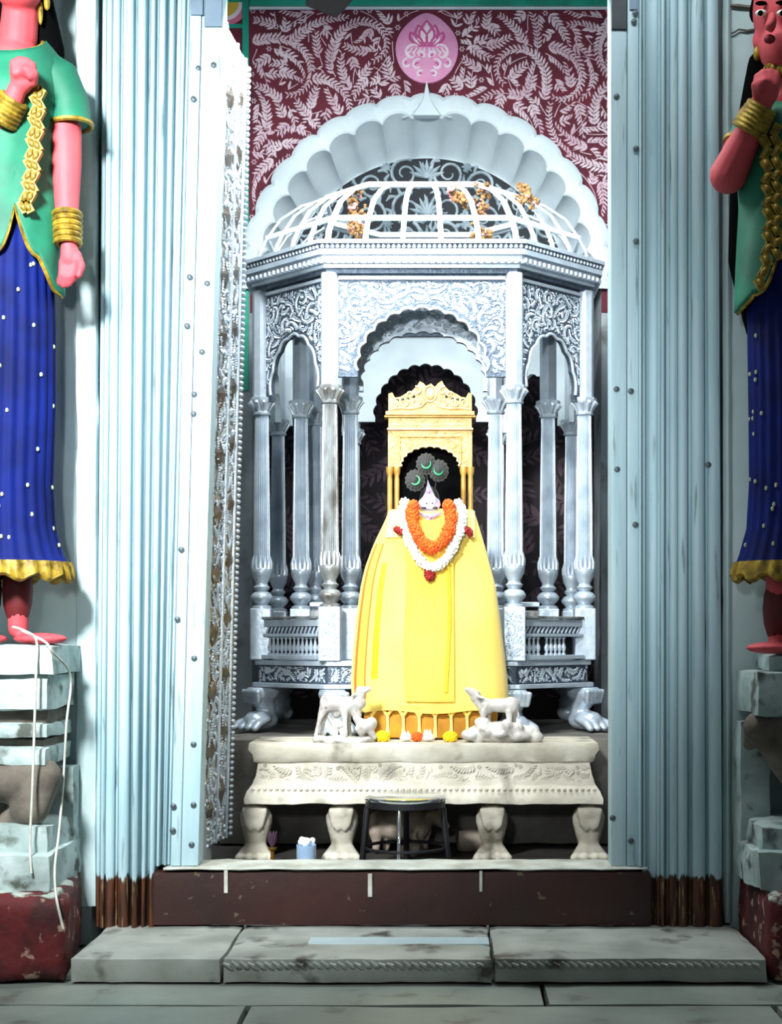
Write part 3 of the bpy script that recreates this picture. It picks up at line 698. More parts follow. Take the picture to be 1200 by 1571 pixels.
# cornice
for s_, y0, y1, m in ((1.115, 374, 380, 'silver'), (1.09, 380, 388, 'silver_shaded_ground'), (1.10, 388, 396, 'silver'), (1.075, 396, 408, 'silver_relief'), (1.055, 408, 414, 'silver'), (1.03, 414, 421, 'silver_shaded_ground')):
    inn = .90 if y0 < 380 else .93
    a, b, c, d = octo(s_, zp(y1)), octo(s_, zp(y0)), octo(inn, zp(y0)), octo(inn, zp(y1))
    MB().loft([a, b, c, d, a], False).build('cornice_tier', m, pav, bevel=.0015)
for k in range(8):
    bd = MB()
    for s_, py, r, stp in ((1.092, 384, .0075, .019), (1.078, 404, .0095, .026)):
        F, w = on_face(k, s_); n = int(w/stp)
        for j in range(n): c = F(-w/2+w*(j+.5)/n, zp(py), .004); bd.ell(c, (r, r, r*1.15), 6, 4)
    o = bd.build('bead_row', 'silver_relief', pav, True); o['kind'] = 'stuff'
# arch panels on the eight faces
def arch_panel(F, w, hw, v0, spring, apex, top, lobes, th, name, m, parent, amp=.045):
    b = MB(); n = lobes*6; pts = []
    rise = apex-spring
    for i in range(n+1):
        t = PI*i/n; sct = abs(math.sin(t*lobes/1.0)) if lobes else 0
        r = 1-amp+amp*abs(math.sin(lobes*t))
        pts.append((hw*r*math.cos(t), spring+rise*r*math.sin(t)))
    pts = [(-w/2, v0), (-w/2, top), (w/2, top), (w/2, v0), (hw*(1-amp), v0)]+pts+[(-hw*(1-amp), v0)]
    N_ = len(pts); tri = tessellate_polygon([[Vector((u, v, 0)) for u, v in pts]])
    fs = [tuple(t) for t in tri]+[tuple(i+N_ for i in reversed(t)) for t in tri]+[(i, (i+1) % N_, N_+(i+1) % N_, N_+i) for i in range(N_)]
    b.add([F(u, v, 0) for u, v in pts]+[F(u, v, -th) for u, v in pts], fs)
    return b.build(name, m, parent)
vt, vb = zp(420), zp(578)
for k in range(8):
    F, w = on_face(k, 1.0)
    hw = w*.36 if k != 0 else .255
    hw = {0: .258, 4: .245}.get(k, w*.36)
    sp, ap = (zp(569), zp(470)) if k in (0, 4) else (zp(590), zp(500))
    pn = arch_panel(F, w-.03, hw, vb if k in (0, 4) else zp(600), sp, ap, vt, 13 if k in (0, 4) else 7, .022, 'arch_panel', 'silver_shaded_ground' if k in (0, 1, 7) else 'white_lime', pav)
    if k in (0, 1, 7):
        rise = ap-sp
        def ins(u, v, hw=hw, sp=sp, rise=rise, w=w):
            if abs(u) > w/2-.035 or v > vt-.03 or v < vb+.012: return False
            return v < sp and abs(u) > hw+.006 or v >= sp and (u/(hw+.012))**2+((v-sp)/(rise+.012))**2 > 1
        relief(k, 1.0, -w/2, w/2, vb, vt, .0155, .008, 80+k, 'panel_relief', pn, 'silver_relief', ins, .004, .001, 4500)
        # raised frame and scalloped archivolt
        fr = MB(); e = .022
        fr.loft([[F(-w/2+e, v, o) for v, o in ((vt-.012, .0), (vt-.012, .010), (vt-.024, .010), (vt-.024, 0))], [F(w/2-e, v, o) for v, o in ((vt-.012, .0), (vt-.012, .010), (vt-.024, .010), (vt-.024, 0))]])
        fr.build('panel_frame', 'silver_relief', pn)
        for s_ in (-1, 1):
            MB().loft([[F(s_*u, v, o) for u, o in ((w/2-e, 0), (w/2-e, .010), (w/2-e-.012, .010), (w/2-e-.012, 0))] for v in (vb+.004, vt-.012)]).build('panel_frame', 'silver_relief', pn)
        n = 13*6 if k == 0 else 42; lb = 13 if k == 0 else 7; am = .045
        MB().tube([F(hw*(1-am+am*abs(math.sin(lb*t)))*math.cos(t)*1.0, sp+rise*(1-am+am*abs(math.sin(lb*t)))*math.sin(t), .003) for t in (PI*i/n for i in range(n+1))], .006, 6).build('scalloped_edge', 'silver_relief', pn, True)
# corner pilasters carrying the panels
for k, (x, y, z) in enumerate(octo(1.0)):
    a = math.atan2(y-PY, x-PX); c = Vector((x, y, 0)); r = .034
    b = MB(); ring = lambda z, r: [(x+r*math.cos(a+j*PI/4+PI/8), y+r*math.sin(a+j*PI/4+PI/8), z) for j in range(8)]
    b.loft([ring(zp(598), r*.9), ring(zp(590), r), ring(vt, r)]).build('corner_pilaster', 'silver_relief', pav, True, 30)
# columns
def column_meshes():
    neck, sh0 = zp(619), zp(866)
    out = {}
    out['capital'] = MB().lathe([(.027, neck-.004), (.036, neck), (.037, neck+.008), (.030, neck+.014), (.034, neck+.03), (.047, neck+.048), (.050, neck+.056), (.050, zp(592))], seg=8).mesh('capital', smooth=True, ang=30)
    out['shaft'] = MB().lathe([(.034, sh0), (.0345, sh0+.03), (.033, sh0+.25), (.0285, neck-.03), (.029, neck-.004)], seg=96, flute=24, famp=.2).mesh('shaft', smooth=True, ang=70)
    z1 = zp(932)
    out['base'] = MB().lathe([(.040, z1), (.040, z1+.01), (.026, z1+.018), (.030, z1+.024), (.044, z1+.040), (.046, z1+.050), (.036, z1+.064), (.022, z1+.072), (.030, z1+.080), (.034, z1+.088), (.026, z1+.094), (.024, z1+.104), (.038, z1+.132), (.041, z1+.150), (.041, z1+.158), (.034, z1+.166)], seg=24).mesh('base', smooth=True, ang=50)
    b = MB(); n = 10
    for k in range(n):
        a = 2*PI*k/n; t = lambda r, z, da=0: (r*math.cos(a+da), r*math.sin(a+da), z)
        b.tube([t(.029, neck+.012), t(.036, neck+.034), t(.052, neck+.050), t(.056, neck+.044)], [.004, .009, .007, .002], 6)
    out['leaf_crown'] = b.mesh('leaf_crown', smooth=True)
    b = MB()
    for k in range(12):
        a = 2*PI*k/12; b.tube([(.035*math.cos(a), .035*math.sin(a), sh0-.004), (.037*math.cos(a), .037*math.sin(a), sh0+.022), (.034*math.cos(a), .034*math.sin(a), sh0+.05)], [.008, .007, .001], 6)
    out['leaf_foot'] = b.mesh('leaf_foot', smooth=True)
    return out
CM = column_meshes()
for n_, m in (('capital', 'silver'), ('shaft', 'silver'), ('base', 'silver'), ('leaf_crown', 'silver_relief'), ('leaf_foot', 'silver_relief')): CM[n_].materials.append(MATS[m])
worn = {n_: CM[n_].copy() for n_ in CM}
for n_ in worn: worn[n_].materials.clear(); worn[n_].materials.append(MATS['silver_worn'])
def column(x, y, top, me=CM, block=True, bz=932):
    c = link('column', me['shaft'], pav, (x, y, 0))
    for n_ in ('capital', 'base', 'leaf_crown', 'leaf_foot'): link(n_, me[n_], c, (x, y, 0))
    if top: MB().lathe([(.034, zp(593)), (.034, top)], x, y, 8).build('upper_shaft', 'silver', c, True, 30)
    r = .042; MB().box(x-r, x+r, y-r, y+r, zp(1014), zp(931)).build('pedestal_block', 'silver', c, bevel=.004)
oc = octo(.995)
for k, p in enumerate(oc): column(p[0], p[1], None, worn if k == 0 else CM)
inner = ((-.292, -.32), (.292, -.32), (-.50, -.22), (.51, -.22), (-.46, .0))
for x, y in inner: column(PX+x, PY+y, zp(440))
# chased front of the two front pedestal blocks
for s_ in (0, 1):
    p = oc[s_]; vs, fs = foliage(lambda u, v: True, -.034, .034, zp(1008), zp(938), .017, .009, 95+s_, 200, 10, .3, .005, True)
    o = MB().add([(p[0]+u, p[1]-.0425-h, v) for u, v, h in vs], fs).build('pedestal_relief', 'silver_relief', pav, True); o['kind'] = 'stuff'
# second, inner arch behind the front one
yi = PY-.32
Fi = lambda u, v, o=0.0: Vector((PX+u, yi-o, v))
z_in = lambda py: 1-(py-980)*yi/FPX
ip = arch_panel(Fi, .56, .252, z_in(600), z_in(585), z_in(508), zp(430), 13, .03, 'inner_arch', 'silver', pav)
def ins2(u, v):
    hw, sp, rise = .258, z_in(585), z_in(508)-z_in(585)+.008
    return abs(u) < .275 and z_in(598) < v < zp(440) and (abs(u) > hw if v < sp else (u/hw)**2+((v-sp)/rise)**2 > 1)
vs, fs = foliage(ins2, -.29, .29, z_in(600), zp(430), .024, .012, 99, 900, 12, .34, .006)
o = MB().add([Fi(u, v, h+.001) for u, v, h in vs], fs).build('inner_relief', 'silver_relief', ip, True); o['kind'] = 'stuff'
# side railings with balusters
bal = MB().lathe([(.009, 0), (.009, .006), (.004, .010), (.009, .022), (.010, .030), (.005, .046), (.0035, .060), (.008, .066), (.008, .072)], seg=8).mesh('baluster', smooth=True)
bal.materials.append(MATS['silver_relief'])
zb0 = zp(1012)
for k in (7, 1, 6, 2):
    F, w = on_face(k, 1.0); rl = w-.09
    def bar(v0, v1, o0, o1, m, nm='rail'):
        return MB().loft([[F(u, v, o) for v, o in ((v0, o0), (v0, o1), (v1, o1), (v1, o0))] for u in (-rl/2, rl/2)]).build(nm, m, pav, bevel=.002)
    bar(zb0, zb0+.016, -.035, .035, 'silver'); bar(zb0+.088, zb0+.100, -.02, .028, 'silver'); pnl = bar(zb0+.100, zb0+.128, -.012, .006, 'silver_shaded_ground', 'rail_panel'); bar(zb0+.128, zb0+.156, -.028, .022, 'silver'); bar(zb0+.158, zb0+.168, -.034, .034, 'silver_worn')
    b = MB(); n = int(rl/.022)
    for j in range(n): u = -rl/2+rl*(j+.5)/n; b.tube([F(u-.008, zb0+.102, .010), F(u+.008, zb0+.127, .012)], .0045, 6)
    o = b.build('rope_band', 'silver_relief', pnl, True); o['kind'] = 'stuff'
    bar(zb0+.016, zb0+.088, -.040, -.034, 'dark_metal', 'rail_shade')  # added dark sheet imitating the shade behind the balusters
    n = 13
    for j in range(n):
        if k == 1 and j in (4, 10, 11, 12): continue
        link('baluster', bal, pav, F(-rl/2+rl*(j+.5)/n, zb0+.016, .0))
for s_, x, y in ((-1, -.50, -.22), (1, .51, -.22)):       # low inner rails behind
    x0, x1 = PX+x+s_*(-.13)-.0, PX+x-s_*.035
    for v0, v1, m in ((1.01, 1.03, 'silver'), (1.06, 1.075, 'silver'), (1.085, 1.115, 'silver_worn'), (1.13, 1.15, 'silver')):
        MB().box(min(x0, x1), max(x0, x1), PY+y-.01, PY+y+.03, v0, v1).build('inner_rail', m, pav, bevel=.003)
# lion-paw legs
def paw():
    b = MB(); h = zp(1057)-za-.003; z0 = za+.003
    b.cap2((0, 0, z0+h-.02), .045, (.035, 0, z0+h-.025), .040); b.cap2((.035, 0, z0+h-.03), .040, (.0, 0, z0+.095), .032); b.cap2((0, 0, z0+.095), .030, (.0, 0, z0+.05), .034)
    b.cap2((0, 0, z0+.042), .040, (.045, 0, z0+.04), .040)
    for j in (-1.5, -.5, .5, 1.5): b.cap2((.03, j*.024, z0+.046), .016, (.075, j*.030, z0+.030), .0145); b.cap2((.075, j*.030, z0+.030), .0145, (.092, j*.031, z0+.012), .012)
    for j in range(-2, 3): b.cap2((.066, j*.016, z0+h-.018), .010, (.06, j*.014, z0+h-.062), .008)
    o = b.melt(.0045, 1); o.v = [(p[0], p[1], min(max(p[2], z0), zp(1058))) for p in o.v]
    me = o.mesh('paw_leg', (0, 0, 0), True, 60); me.materials.append(MATS['silver']); return me
pw = paw()
for k, p in enumerate(octo(.97)):
    a = math.atan2((p[1]-PY)*.8, p[0]-PX); a = {0: -PI*.42, 1: -PI*.40, 7: -PI*.72, 2: -PI*.28}.get(k, a)
    link('paw_leg', pw, pav, (p[0], p[1], 0), a, scale=(1.25, 1.25, 1.0))
# open dome cage
lev = [(1.0, zp(374)), (.985, zp(374)+.05), (.945, 2.62), (.87, 2.70), (.75, 2.765), (.60, 2.808)]
def dome_pt(e, s_, z): return Vector((PX+(e[0]-PX)*s_*1.02, PY+(e[1]-PY)*s_*1.02, z))
O = octo()
def flat_bar(pts, w, t, name='dome_bar'):
    pts = [Vector(p) for p in pts]; rings = []
    for i, p in enumerate(pts):
        tg = (pts[min(i+1, len(pts)-1)]-pts[max(i-1, 0)]).normalized()
        out = Vector((p.x-PX, p.y-PY, 0)).normalized(); sd = tg.cross(out)
        sd = sd.normalized() if sd.length > 1e-5 else Vector((1, 0, 0)); nr = sd.cross(tg).normalized()
        rings.append([p+sd*w*.5+nr*t*.5, p-sd*w*.5+nr*t*.5, p-sd*w*.5-nr*t*.5, p+sd*w*.5-nr*t*.5])
    MB().loft(rings).build(name, 'white_lime', pav, False, 30)
for k in (7, 0, 1, 2, 6):
    p, q = O[k], O[(k+1) % 8]; n = {0: 5, 2: 2, 6: 2}.get(k, 4)
    for j in range(n):
        e = tuple(p[i]+(q[i]-p[i])*j/n for i in range(2))
        flat_bar([dome_pt(e, s_, z) for s_, z in lev], .019 if j else .023, .008)
for s_, z, w in ((.945, 2.62, .018), (.60, 2.812, .022), (.64, 2.80, .010)):
    for k in range(8):
        p, q = dome_pt(O[k], s_, z), dome_pt(O[(k+1) % 8], s_, z)
        d = (q-p).normalized(); nr = Vector((d.y, -d.x, 0)); up = Vector((0, 0, w*.5)); t = nr*.007
        MB().loft([[x+up+t, x-up+t, x-up-t, x+up-t] for x in (p, q)]).build('dome_ring', 'white_lime', pav)
# withered garlands caught in the dome cage
RR = random.Random(9)
gl = (((548, 300), (543, 335), (550, 370), 'withered brown garland hanging at the corner of the dome cage'), ((738, 288), (736, 330), (741, 376), 'withered brown garland hanging down a bar of the dome cage'),
      ((690, 292), (700, 300), (722, 312), 'short dried garland tangled under the top ring of dome cage'), ((800, 290), (806, 298), (812, 312), 'dried flower sprig caught on the sloping side of dome cage'))
for i, (a, b_, c, lab) in enumerate(gl):
    g = empty('withered_garland', at(c[0], c[1], 5.60), lab, 'garland', 'withered garlands in the dome cage')
    pts = []
    for t in range(13):
        u = t/12; x = (1-u)**2*a[0]+2*u*(1-u)*b_[0]+u*u*c[0]; y = (1-u)**2*a[1]+2*u*(1-u)*b_[1]+u*u*c[1]
        pts.append(at(x, y, 5.60+.10*(1-u)*(1 if i != 2 else .8))+Vector((RR.uniform(-.012, .012), 0, RR.uniform(-.006, .006))))
    MB().tube(pts, .002, 5).build('string', 'dried', g)
    for t, p in enumerate(pts):
        for q in range(3 if i < 2 else 2):
            b = MB(); c_ = p+Vector((RR.uniform(-.03, .03), RR.uniform(-.02, .02), RR.uniform(-.02, .02))); r = RR.uniform(.006, .013)
            for w_ in range(4): b.ell(c_+Vector((RR.uniform(-r, r), RR.uniform(-r, r), RR.uniform(-r, r))), (r*.8, r*.6, r*.7), 6, 4)
            b.build('dried_flower', 'dried' if RR.random() < .8 else 'dried_pink', g, True, 60)

# ---------------------------------------------------------------- gilded throne back inside the pavilion
YT = 5.62; kt = YT/FPX
thr = empty('gilded_throne', (X(660, YT), YT, zp(1014)), 'carved pale gold throne back with scalloped arch behind the idol', 'throne')
def tb(x0, x1, y0, y1, d0, d1, name, m='gold_wood', bev=.002):
    return MB().box(X(x0, YT), X(x1, YT), YT+d0, YT+d1, Z(y1, YT), Z(y0, YT)).build(name, m, thr, bevel=bev)
tb(592, 728, 632, 638, -.022, .05, 'cornice'); tb(590, 730, 638, 641, -.014, .05, 'cornice', 'gold_post')
tb(596, 724, 641, 657, -.004, .045, 'frieze'); tb(594, 726, 657, 660, -.012, .045, 'cornice', 'gold_carve')
FT = lambda u, v, o=0.0: Vector((X(660, YT)+u, YT-o, v))
tp = arch_panel(FT, 129*kt, 46*kt, Z(716, YT), Z(715, YT), Z(684, YT), Z(660, YT), 11, .04, 'arch_panel', 'gold_wood', thr, .06)
def insT(u, v):
    hw = 49*kt; sp, rise = Z(715, YT), 34*kt
    return abs(u) < 61*kt and Z(712, YT) < v < Z(663, YT) and (u/hw)**2+((v-sp)/rise)**2 > 1
vs, fs = foliage(insT, -62*kt, 62*kt, Z(714, YT), Z(662, YT), .014, .008, 31, 500, 10, .4, .003)
o = MB().add([FT(u, v, h+.001) for u, v, h in vs], fs).build('carving', 'gold_carve', tp, True); o['kind'] = 'stuff'
vs, fs = foliage(lambda u, v: True, -61*kt, 61*kt, Z(655, YT), Z(643, YT), .013, .008, 32, 300, 10, .4, .003)
o = MB().add([FT(u, v, h+.005) for u, v, h in vs], fs).build('carving', 'gold_carve', thr, True); o['kind'] = 'stuff'
for x0, x1, y0, y1 in ((612, 708, 669, 671), (612, 614, 669, 712), (706, 708, 669, 712)): tb(x0, x1, y0, y1, -.008, .0, 'inner_frame', 'gold_post', .001)
n = 66
MB().tube([FT(46*kt*(.94+.06*abs(math.sin(11*t)))*math.cos(t), Z(715, YT)+31*kt*(.94+.06*abs(math.sin(11*t)))*math.sin(t), .004) for t in (PI*i/n for i in range(n+1))], .004, 6).build('scalloped_edge', 'gold_carve', tp, True)
for px in (598, 609, 711, 722):
    MB().lathe([(.010, zp(1014)), (.010, Z(735, YT)), (.009, Z(730, YT)), (.014, Z(724, YT)), (.015, Z(718, YT)), (.015, Z(716, YT))], X(px, YT), YT+.012, 12).build('post', 'gold_post', thr, True)
tb(604, 716, 662, 1000, .046, .058, 'shade_panel', 'hair_black')  # added black sheet that stands for the shadow inside the throne arch
cr = MB()                                  # crest: scroll-edged board with pierced ornament
out = [(596, 632), (596, 604), (602, 602), (606, 610), (614, 609), (622, 604), (632, 600), (640, 592), (644, 585), (650, 588), (655, 594), (661, 588), (667, 594), (672, 588), (678, 584), (682, 592), (690, 600), (700, 604), (708, 609), (715, 610), (719, 602), (724, 605), (724, 632)]
fr = [FT((x-660)*kt, Z(y, YT), .0) for x, y in out]; bk = [FT((x-660)*kt, Z(y, YT), -.022) for x, y in out]
N_ = len(out); base_f = [FT((x-660)*kt, Z(632, YT), .0) for x, y in out]; base_b = [FT((x-660)*kt, Z(632, YT), -.022) for x, y in out]
fs = []
for i in range(N_-1): fs += [(i, i+1, 2*N_+i+1, 2*N_+i), (N_+i, 3*N_+i, 3*N_+i+1, N_+i+1), (i, N_+i, N_+i+1, i+1)]
crest = cr.add(fr+bk+base_f+base_b, fs).build('crest', 'gold_wood', thr)
MB().ell(FT(0, Z(604, YT), .004), (.017, .010, .024), 14, 8).build('crest_boss', 'gold_carve', crest, True)
MB().tube([FT(.024*math.cos(a), Z(604, YT)+.031*math.sin(a), .004) for a in (2*PI*k/24 for k in range(24))], .004, 6, True).build('crest_ring', 'gold_carve', crest, True)
cs = MB()
for s_ in (-1, 1):
    for cx0, cy0, r, a0 in ((22, 617, 8, 2.6), (40, 618, 7, 2.4), (55, 620, 6, 2.2), (20, 600, 7, 1.2), (30, 606, 5, .4)):
        cs.tube([FT(s_*(cx0+r*(1-.7*t)*math.cos(a0+5.5*t))*kt, Z(cy0-r*(1-.7*t)*math.sin(a0+5.5*t), YT), .005) for t in (k/16 for k in range(17))], [.0045*(1-.5*k/16) for k in range(17)], 6)
    cs.tube([FT(s_*x*kt, Z(y, YT), .004) for x, y in ((62, 628), (46, 626), (30, 627), (14, 624), (6, 616))], .004, 6)
o = cs.build('crest_scroll', 'gold_carve', crest, True); o['kind'] = 'stuff'
for dx, dy in ((-34, 612), (-42, 613), (-50, 614), (34, 612), (42, 613), (50, 614), (-25, 608), (25, 608)):
    MB().ell(FT(dx*kt, Z(dy, YT), .001), (.006, .002, .007), 8, 5).build('piercing', 'idol_black', crest, True)

# ---------------------------------------------------------------- the draped idol
YI = 5.36; ki = YI/FPX
ido = empty('draped_idol', (X(660, YI), YI, za+.004), 'dark idol with silver crown wrapped in a wide yellow cloth robe before the golden throne', 'idol')
def I(px, py, dy=0.0): return at(px, py, YI+dy)
b = MB(); b.ell(I(659, 770), (.040, .036, .062), 20, 12); b.cap2(I(659, 790), .030, I(659, 830), .05); b.cap2(I(659, 835), .08, I(659, 1010), .11)
b.melt(.008, 3).build('body', 'idol_black', ido, True, 60)
# robe: half-round drape with folds
edge = [(782, 597, 727), (800, 590, 733), (820, 580, 739), (840, 571, 745), (870, 560, 753), (900, 553, 761), (950, 546, 768), (1000, 541, 774), (1045, 538, 779), (1075, 540, 781), (1090, 552, 780)]
rings = []; nn_ = 120
def edge_at(py):
    for i in range(len(edge)-1):
        if edge[i][0] <= py <= edge[i+1][0]: break
    u = min(1, max(0, (py-edge[i][0])/(edge[i+1][0]-edge[i][0]))); return edge[i][1]+u*(edge[i+1][1]-edge[i][1]), edge[i][2]+u*(edge[i+1][2]-edge[i][2])
def fold(a, t):
    w = noise.noise(Vector((math.cos(a)*2.4, math.sin(a)*2.4, t*2.0)))*.10+noise.noise(Vector((math.cos(a)*6, math.sin(a)*6+3, t*3.5)))*.05
    return 1+(.16*t+.06)*w*3+(.030*t)*math.sin(9*a+2.2*t)+(.014*t)*math.sin(19*a+1.3-1.5*t)
for r_ in range(45):
    py = 782+308*r_/44; x0, x1 = edge_at(py)
    c = (x0+x1)/2; hw = (x1-x0)/2*ki; z = Z(py, YI); t = (py-782)/308; ring = []
    dep = .055+.085*t**.7
    for k in range(nn_):
        a = 2*PI*k/nn_; ca, sa = math.cos(a), math.sin(a)
        ring.append((X(c, YI)+hw*ca*(1+.01*t*math.sin(7*a)), YI+.012+dep*fold(a, t)*sa*(.55 if sa > 0 else 1.0), z+.006*math.sin(5*a)*t))
    rings.append(ring)
robe = MB().loft(rings).build('robe', 'cloth_yellow', ido, True, 60)
def on_robe(px, py, off=.004):
    """front surface of the robe at a pixel"""
    x0, x1 = edge_at(py); c = (x0+x1)/2; hw = (x1-x0)/2; t = max(0, (py-782)/308); dep = .055+.085*t**.7
    q = max(-1, min(1, (px-c)/hw)); y = YI
    for _ in range(2):                     # the surface lies in front of the YI plane: walk the pixel ray onto it
        q2 = max(-1, min(1, (X(px, y)-X(c, YI))/(hw*ki))); sa = math.sqrt(max(0, 1-q2*q2)); y = YI+.012-dep*fold(-math.acos(q2), t)*sa-off
    return Vector((X(px, y), y, Z(py, YI)))
def strip(cols, rows, off, name, m, parent, thick=.003):
    """cloth laid over the robe; cols(py) -> (x0,x1)"""
    rr = []
    for py in rows:
        x0, x1 = cols(py); n = 10
        f = [on_robe(x0+(x1-x0)*k/n, py, off) for k in range(n+1)]
        rr.append(f+[p+Vector((0, thick+off*.6, 0)) for p in reversed(f)])
    return MB().loft(rr).build(name, m, parent, True, 50)
rows = [840+ (1074-840)*k/14 for k in range(15)]
strip(lambda y: (621+2*math.sin(y*.03), 696+(y-840)*.004), rows, .014, 'stole', 'cloth_gold', robe, .006)
strip(lambda y: (684+3*math.sin((y-860)*.02), 689+3*math.sin((y-860)*.02)), [865+(1060-865)*k/12 for k in range(13)], .021, 'zari_line', 'zari', robe)
strip(lambda y: (640, 684), [800+(850-800)*k/6 for k in range(7)], .010, 'neck_cloth', 'cloth_gold', robe)
# border stripes down the outer edge of the robe
def xe(y, f):
    for i in range(len(edge)-1):
        if edge[i][0] <= y <= edge[i+1][0]: break
    u = (y-edge[i][0])/(edge[i+1][0]-edge[i][0]); x0 = edge[i][1]+u*(edge[i+1][1]-edge[i][1]); x1 = edge[i][2]+u*(edge[i+1][2]-edge[i][2]); return x0+(x1-x0)*f
ry = [835+(1070-835)*k/16 for k in range(17)]
strip(lambda y: (xe(y, .020), xe(y, .034)), ry, .004, 'border_stripe', 'stripe_orange', robe)
strip(lambda y: (xe(y, .083), xe(y, .093)), ry, .004, 'border_stripe', 'stripe_orange', robe)
strip(lambda y: (xe(y, .036), xe(y, .080)), ry, .003, 'gold_border', 'cloth_gold', robe)
strip(lambda y: (xe(y, .13), xe(y, .17)), [865+(1040-865)*k/12 for k in range(13)], .004, 'zari_line', 'zari', robe)
for s_ in (-1, 1):   # pale shoulder flaps
    xs = (596, 622) if s_ < 0 else (703, 729)
    strip(lambda y: (xs[0]-(y-784)*.1*(1 if s_ < 0 else -.6), xs[1]), [784+6*k for k in range(8)], .010, 'shoulder_fold', 'cloth_pale', robe)
# underskirt with festooned yellow hem
ur = []
for py, x0, x1, d in ((1076, 560, 765, .09), (1100, 558, 764, .115), (1128, 562, 760, .125), (1139, 566, 756, .12)):
    c = X((x0+x1)/2, YI); hw = (x1-x0)/2*ki
    ur.append([(c+hw*math.cos(a), YI+.012+d*math.sin(a)*(.5 if math.sin(a) > 0 else 1)*(1+.03*math.sin(24*a)), max(Z(py, YI), za+.006)) for a in (2*PI*k/72 for k in range(72))])
us = MB().loft(ur).build('underskirt', 'skirt_ochre', ido, True, 60)
def on_us(px, py, off=.006):
    q = max(-1, min(1, (px-661)/100.0)); return Vector((X(px, YI), YI+.012-(.122+off)*math.sqrt(1-q*q), Z(py, YI)))
peaks = [572+24*k for k in range(8)]
for a, c in zip(peaks, peaks[1:]):
    m = (a+c)/2
    MB().tube([on_us(a, 1096), on_us(a+5, 1089), on_us(m, 1083), on_us(c-5, 1089), on_us(c, 1096)], .0065, 8).build('festoon', 'cloth_yellow', us, True)
for a in peaks:
    MB().tube([on_us(a, 1094), on_us(a+.5, 1110), on_us(a, 1128)], [.006, .005, .009], 8).build('festoon_cord', 'cloth_pale', us, True)
MB().tube([on_us(566+k*19, 1080+1.5*math.sin(k*2), .008) for k in range(11)], .010, 8).build('hem_roll', 'cloth_yellow', us, True)
# silver crown, face ornaments
hd = ido
yf = -.046
def plate(pts, y0, th, name, m, dome=0.0):
    f = [I(px, py, y0) for px, py in pts]; bk = [I(px, py, y0+th) for px, py in pts]; n = len(pts)
    c = sum(f, Vector())/n+Vector((0, -dome, 0))
    return MB().add(f+bk+[c], [(k, (k+1) % n, 2*n) for k in range(n)]+[tuple(range(2*n-1, n-1, -1))]+[(k, (k+1) % n, n+(k+1) % n, n+k) for k in range(n)]).build(name, m, hd, True, 30)
plate([(656.5, 736), (660, 745), (664, 754), (668, 762), (675, 768), (676, 775), (672, 782), (663, 786), (654, 786), (645, 782), (641, 774), (643, 768), (649, 762), (653, 754), (655, 745)], yf, .012, 'crown', 'idol_silver', .016)
MB().ell(I(657, 754, yf-.014), (.006, .004, .007), 10, 6).build('crown_jewel', 'lotus_pink', hd, True)
plate([(653, 766), (657, 764), (662, 765), (666, 769), (667, 777), (662, 781), (655, 780), (651, 775)], yf-.012, .010, 'face_plate', 'eye_white', .010)
for s_ in (-1, 1):
    MB().ell(I(659+s_*4.5, 772, yf-.022), (.004, .003, .0028), 8, 5).build('eye', 'idol_black', hd, True)
    MB().ell(I(659+s_*9, 779, yf-.014), (.010, .004, .004), 8, 5).build('beard_band', 'idol_black', hd, True)
plate([(638, 784), (648, 787), (660, 788), (672, 787), (681, 784), (676, 790), (666, 795), (664, 800), (660, 806), (655, 800), (653, 795), (643, 790)], yf-.016, .008, 'chin_plate', 'idol_silver', .006)
MB().ell(I(660, 794, yf-.024), (.005, .004, .006), 8, 5).build('chin_jewel', 'lotus_pink', hd, True)
# peacock feathers behind the crown
for i, (px, py, rt, lab) in enumerate(((654, 712, 0, 'peacock feather with green eye, tallest of three above the crown'), (637, 737, .8, 'peacock feather with green eye leaning low beside the crown point'), (673, 722, -.5, 'peacock feather with green eye between the tallest feather and throne post'))):
    g = empty('peacock_feather', I(659, 786, .055), lab, 'feather', 'peacock feathers above the crown')
    c = I(px, py, .04)
    MB().tube([I(659, 786, .055), I(659+(px-659)*.4, 760, .05), c], [.003, .0025, .002], 6).build('quill', 'feather_brown', g)
    for r, y, m, nm in ((.036, 0, 'feather_brown', 'vane'), (.027, -.006, 'feather_dark', 'vane_core')):
        d = MB(); n = 28
        d.add([(c.x, c.y+y-.004, c.z)]+[(c.x+r*math.cos(2*PI*k/n)*(1+.12*(k % 2)), c.y+y, c.z+r*1.1*math.sin(2*PI*k/n)*(1+.12*(k % 2))) for k in range(n)], [(0, 1+k, 1+(k+1) % n) for k in range(n)]); d.build(nm, m, g)
    MB().tube([(c.x+.017*math.cos(a), c.y-.012, c.z+.017*math.sin(a)) for a in (rt-PI*1.05+1.25*PI*k/12 for k in range(13))], [.001+.004*math.sin(PI*k/12) for k in range(13)], 6).build('feather_eye', 'feather_green', g, True)

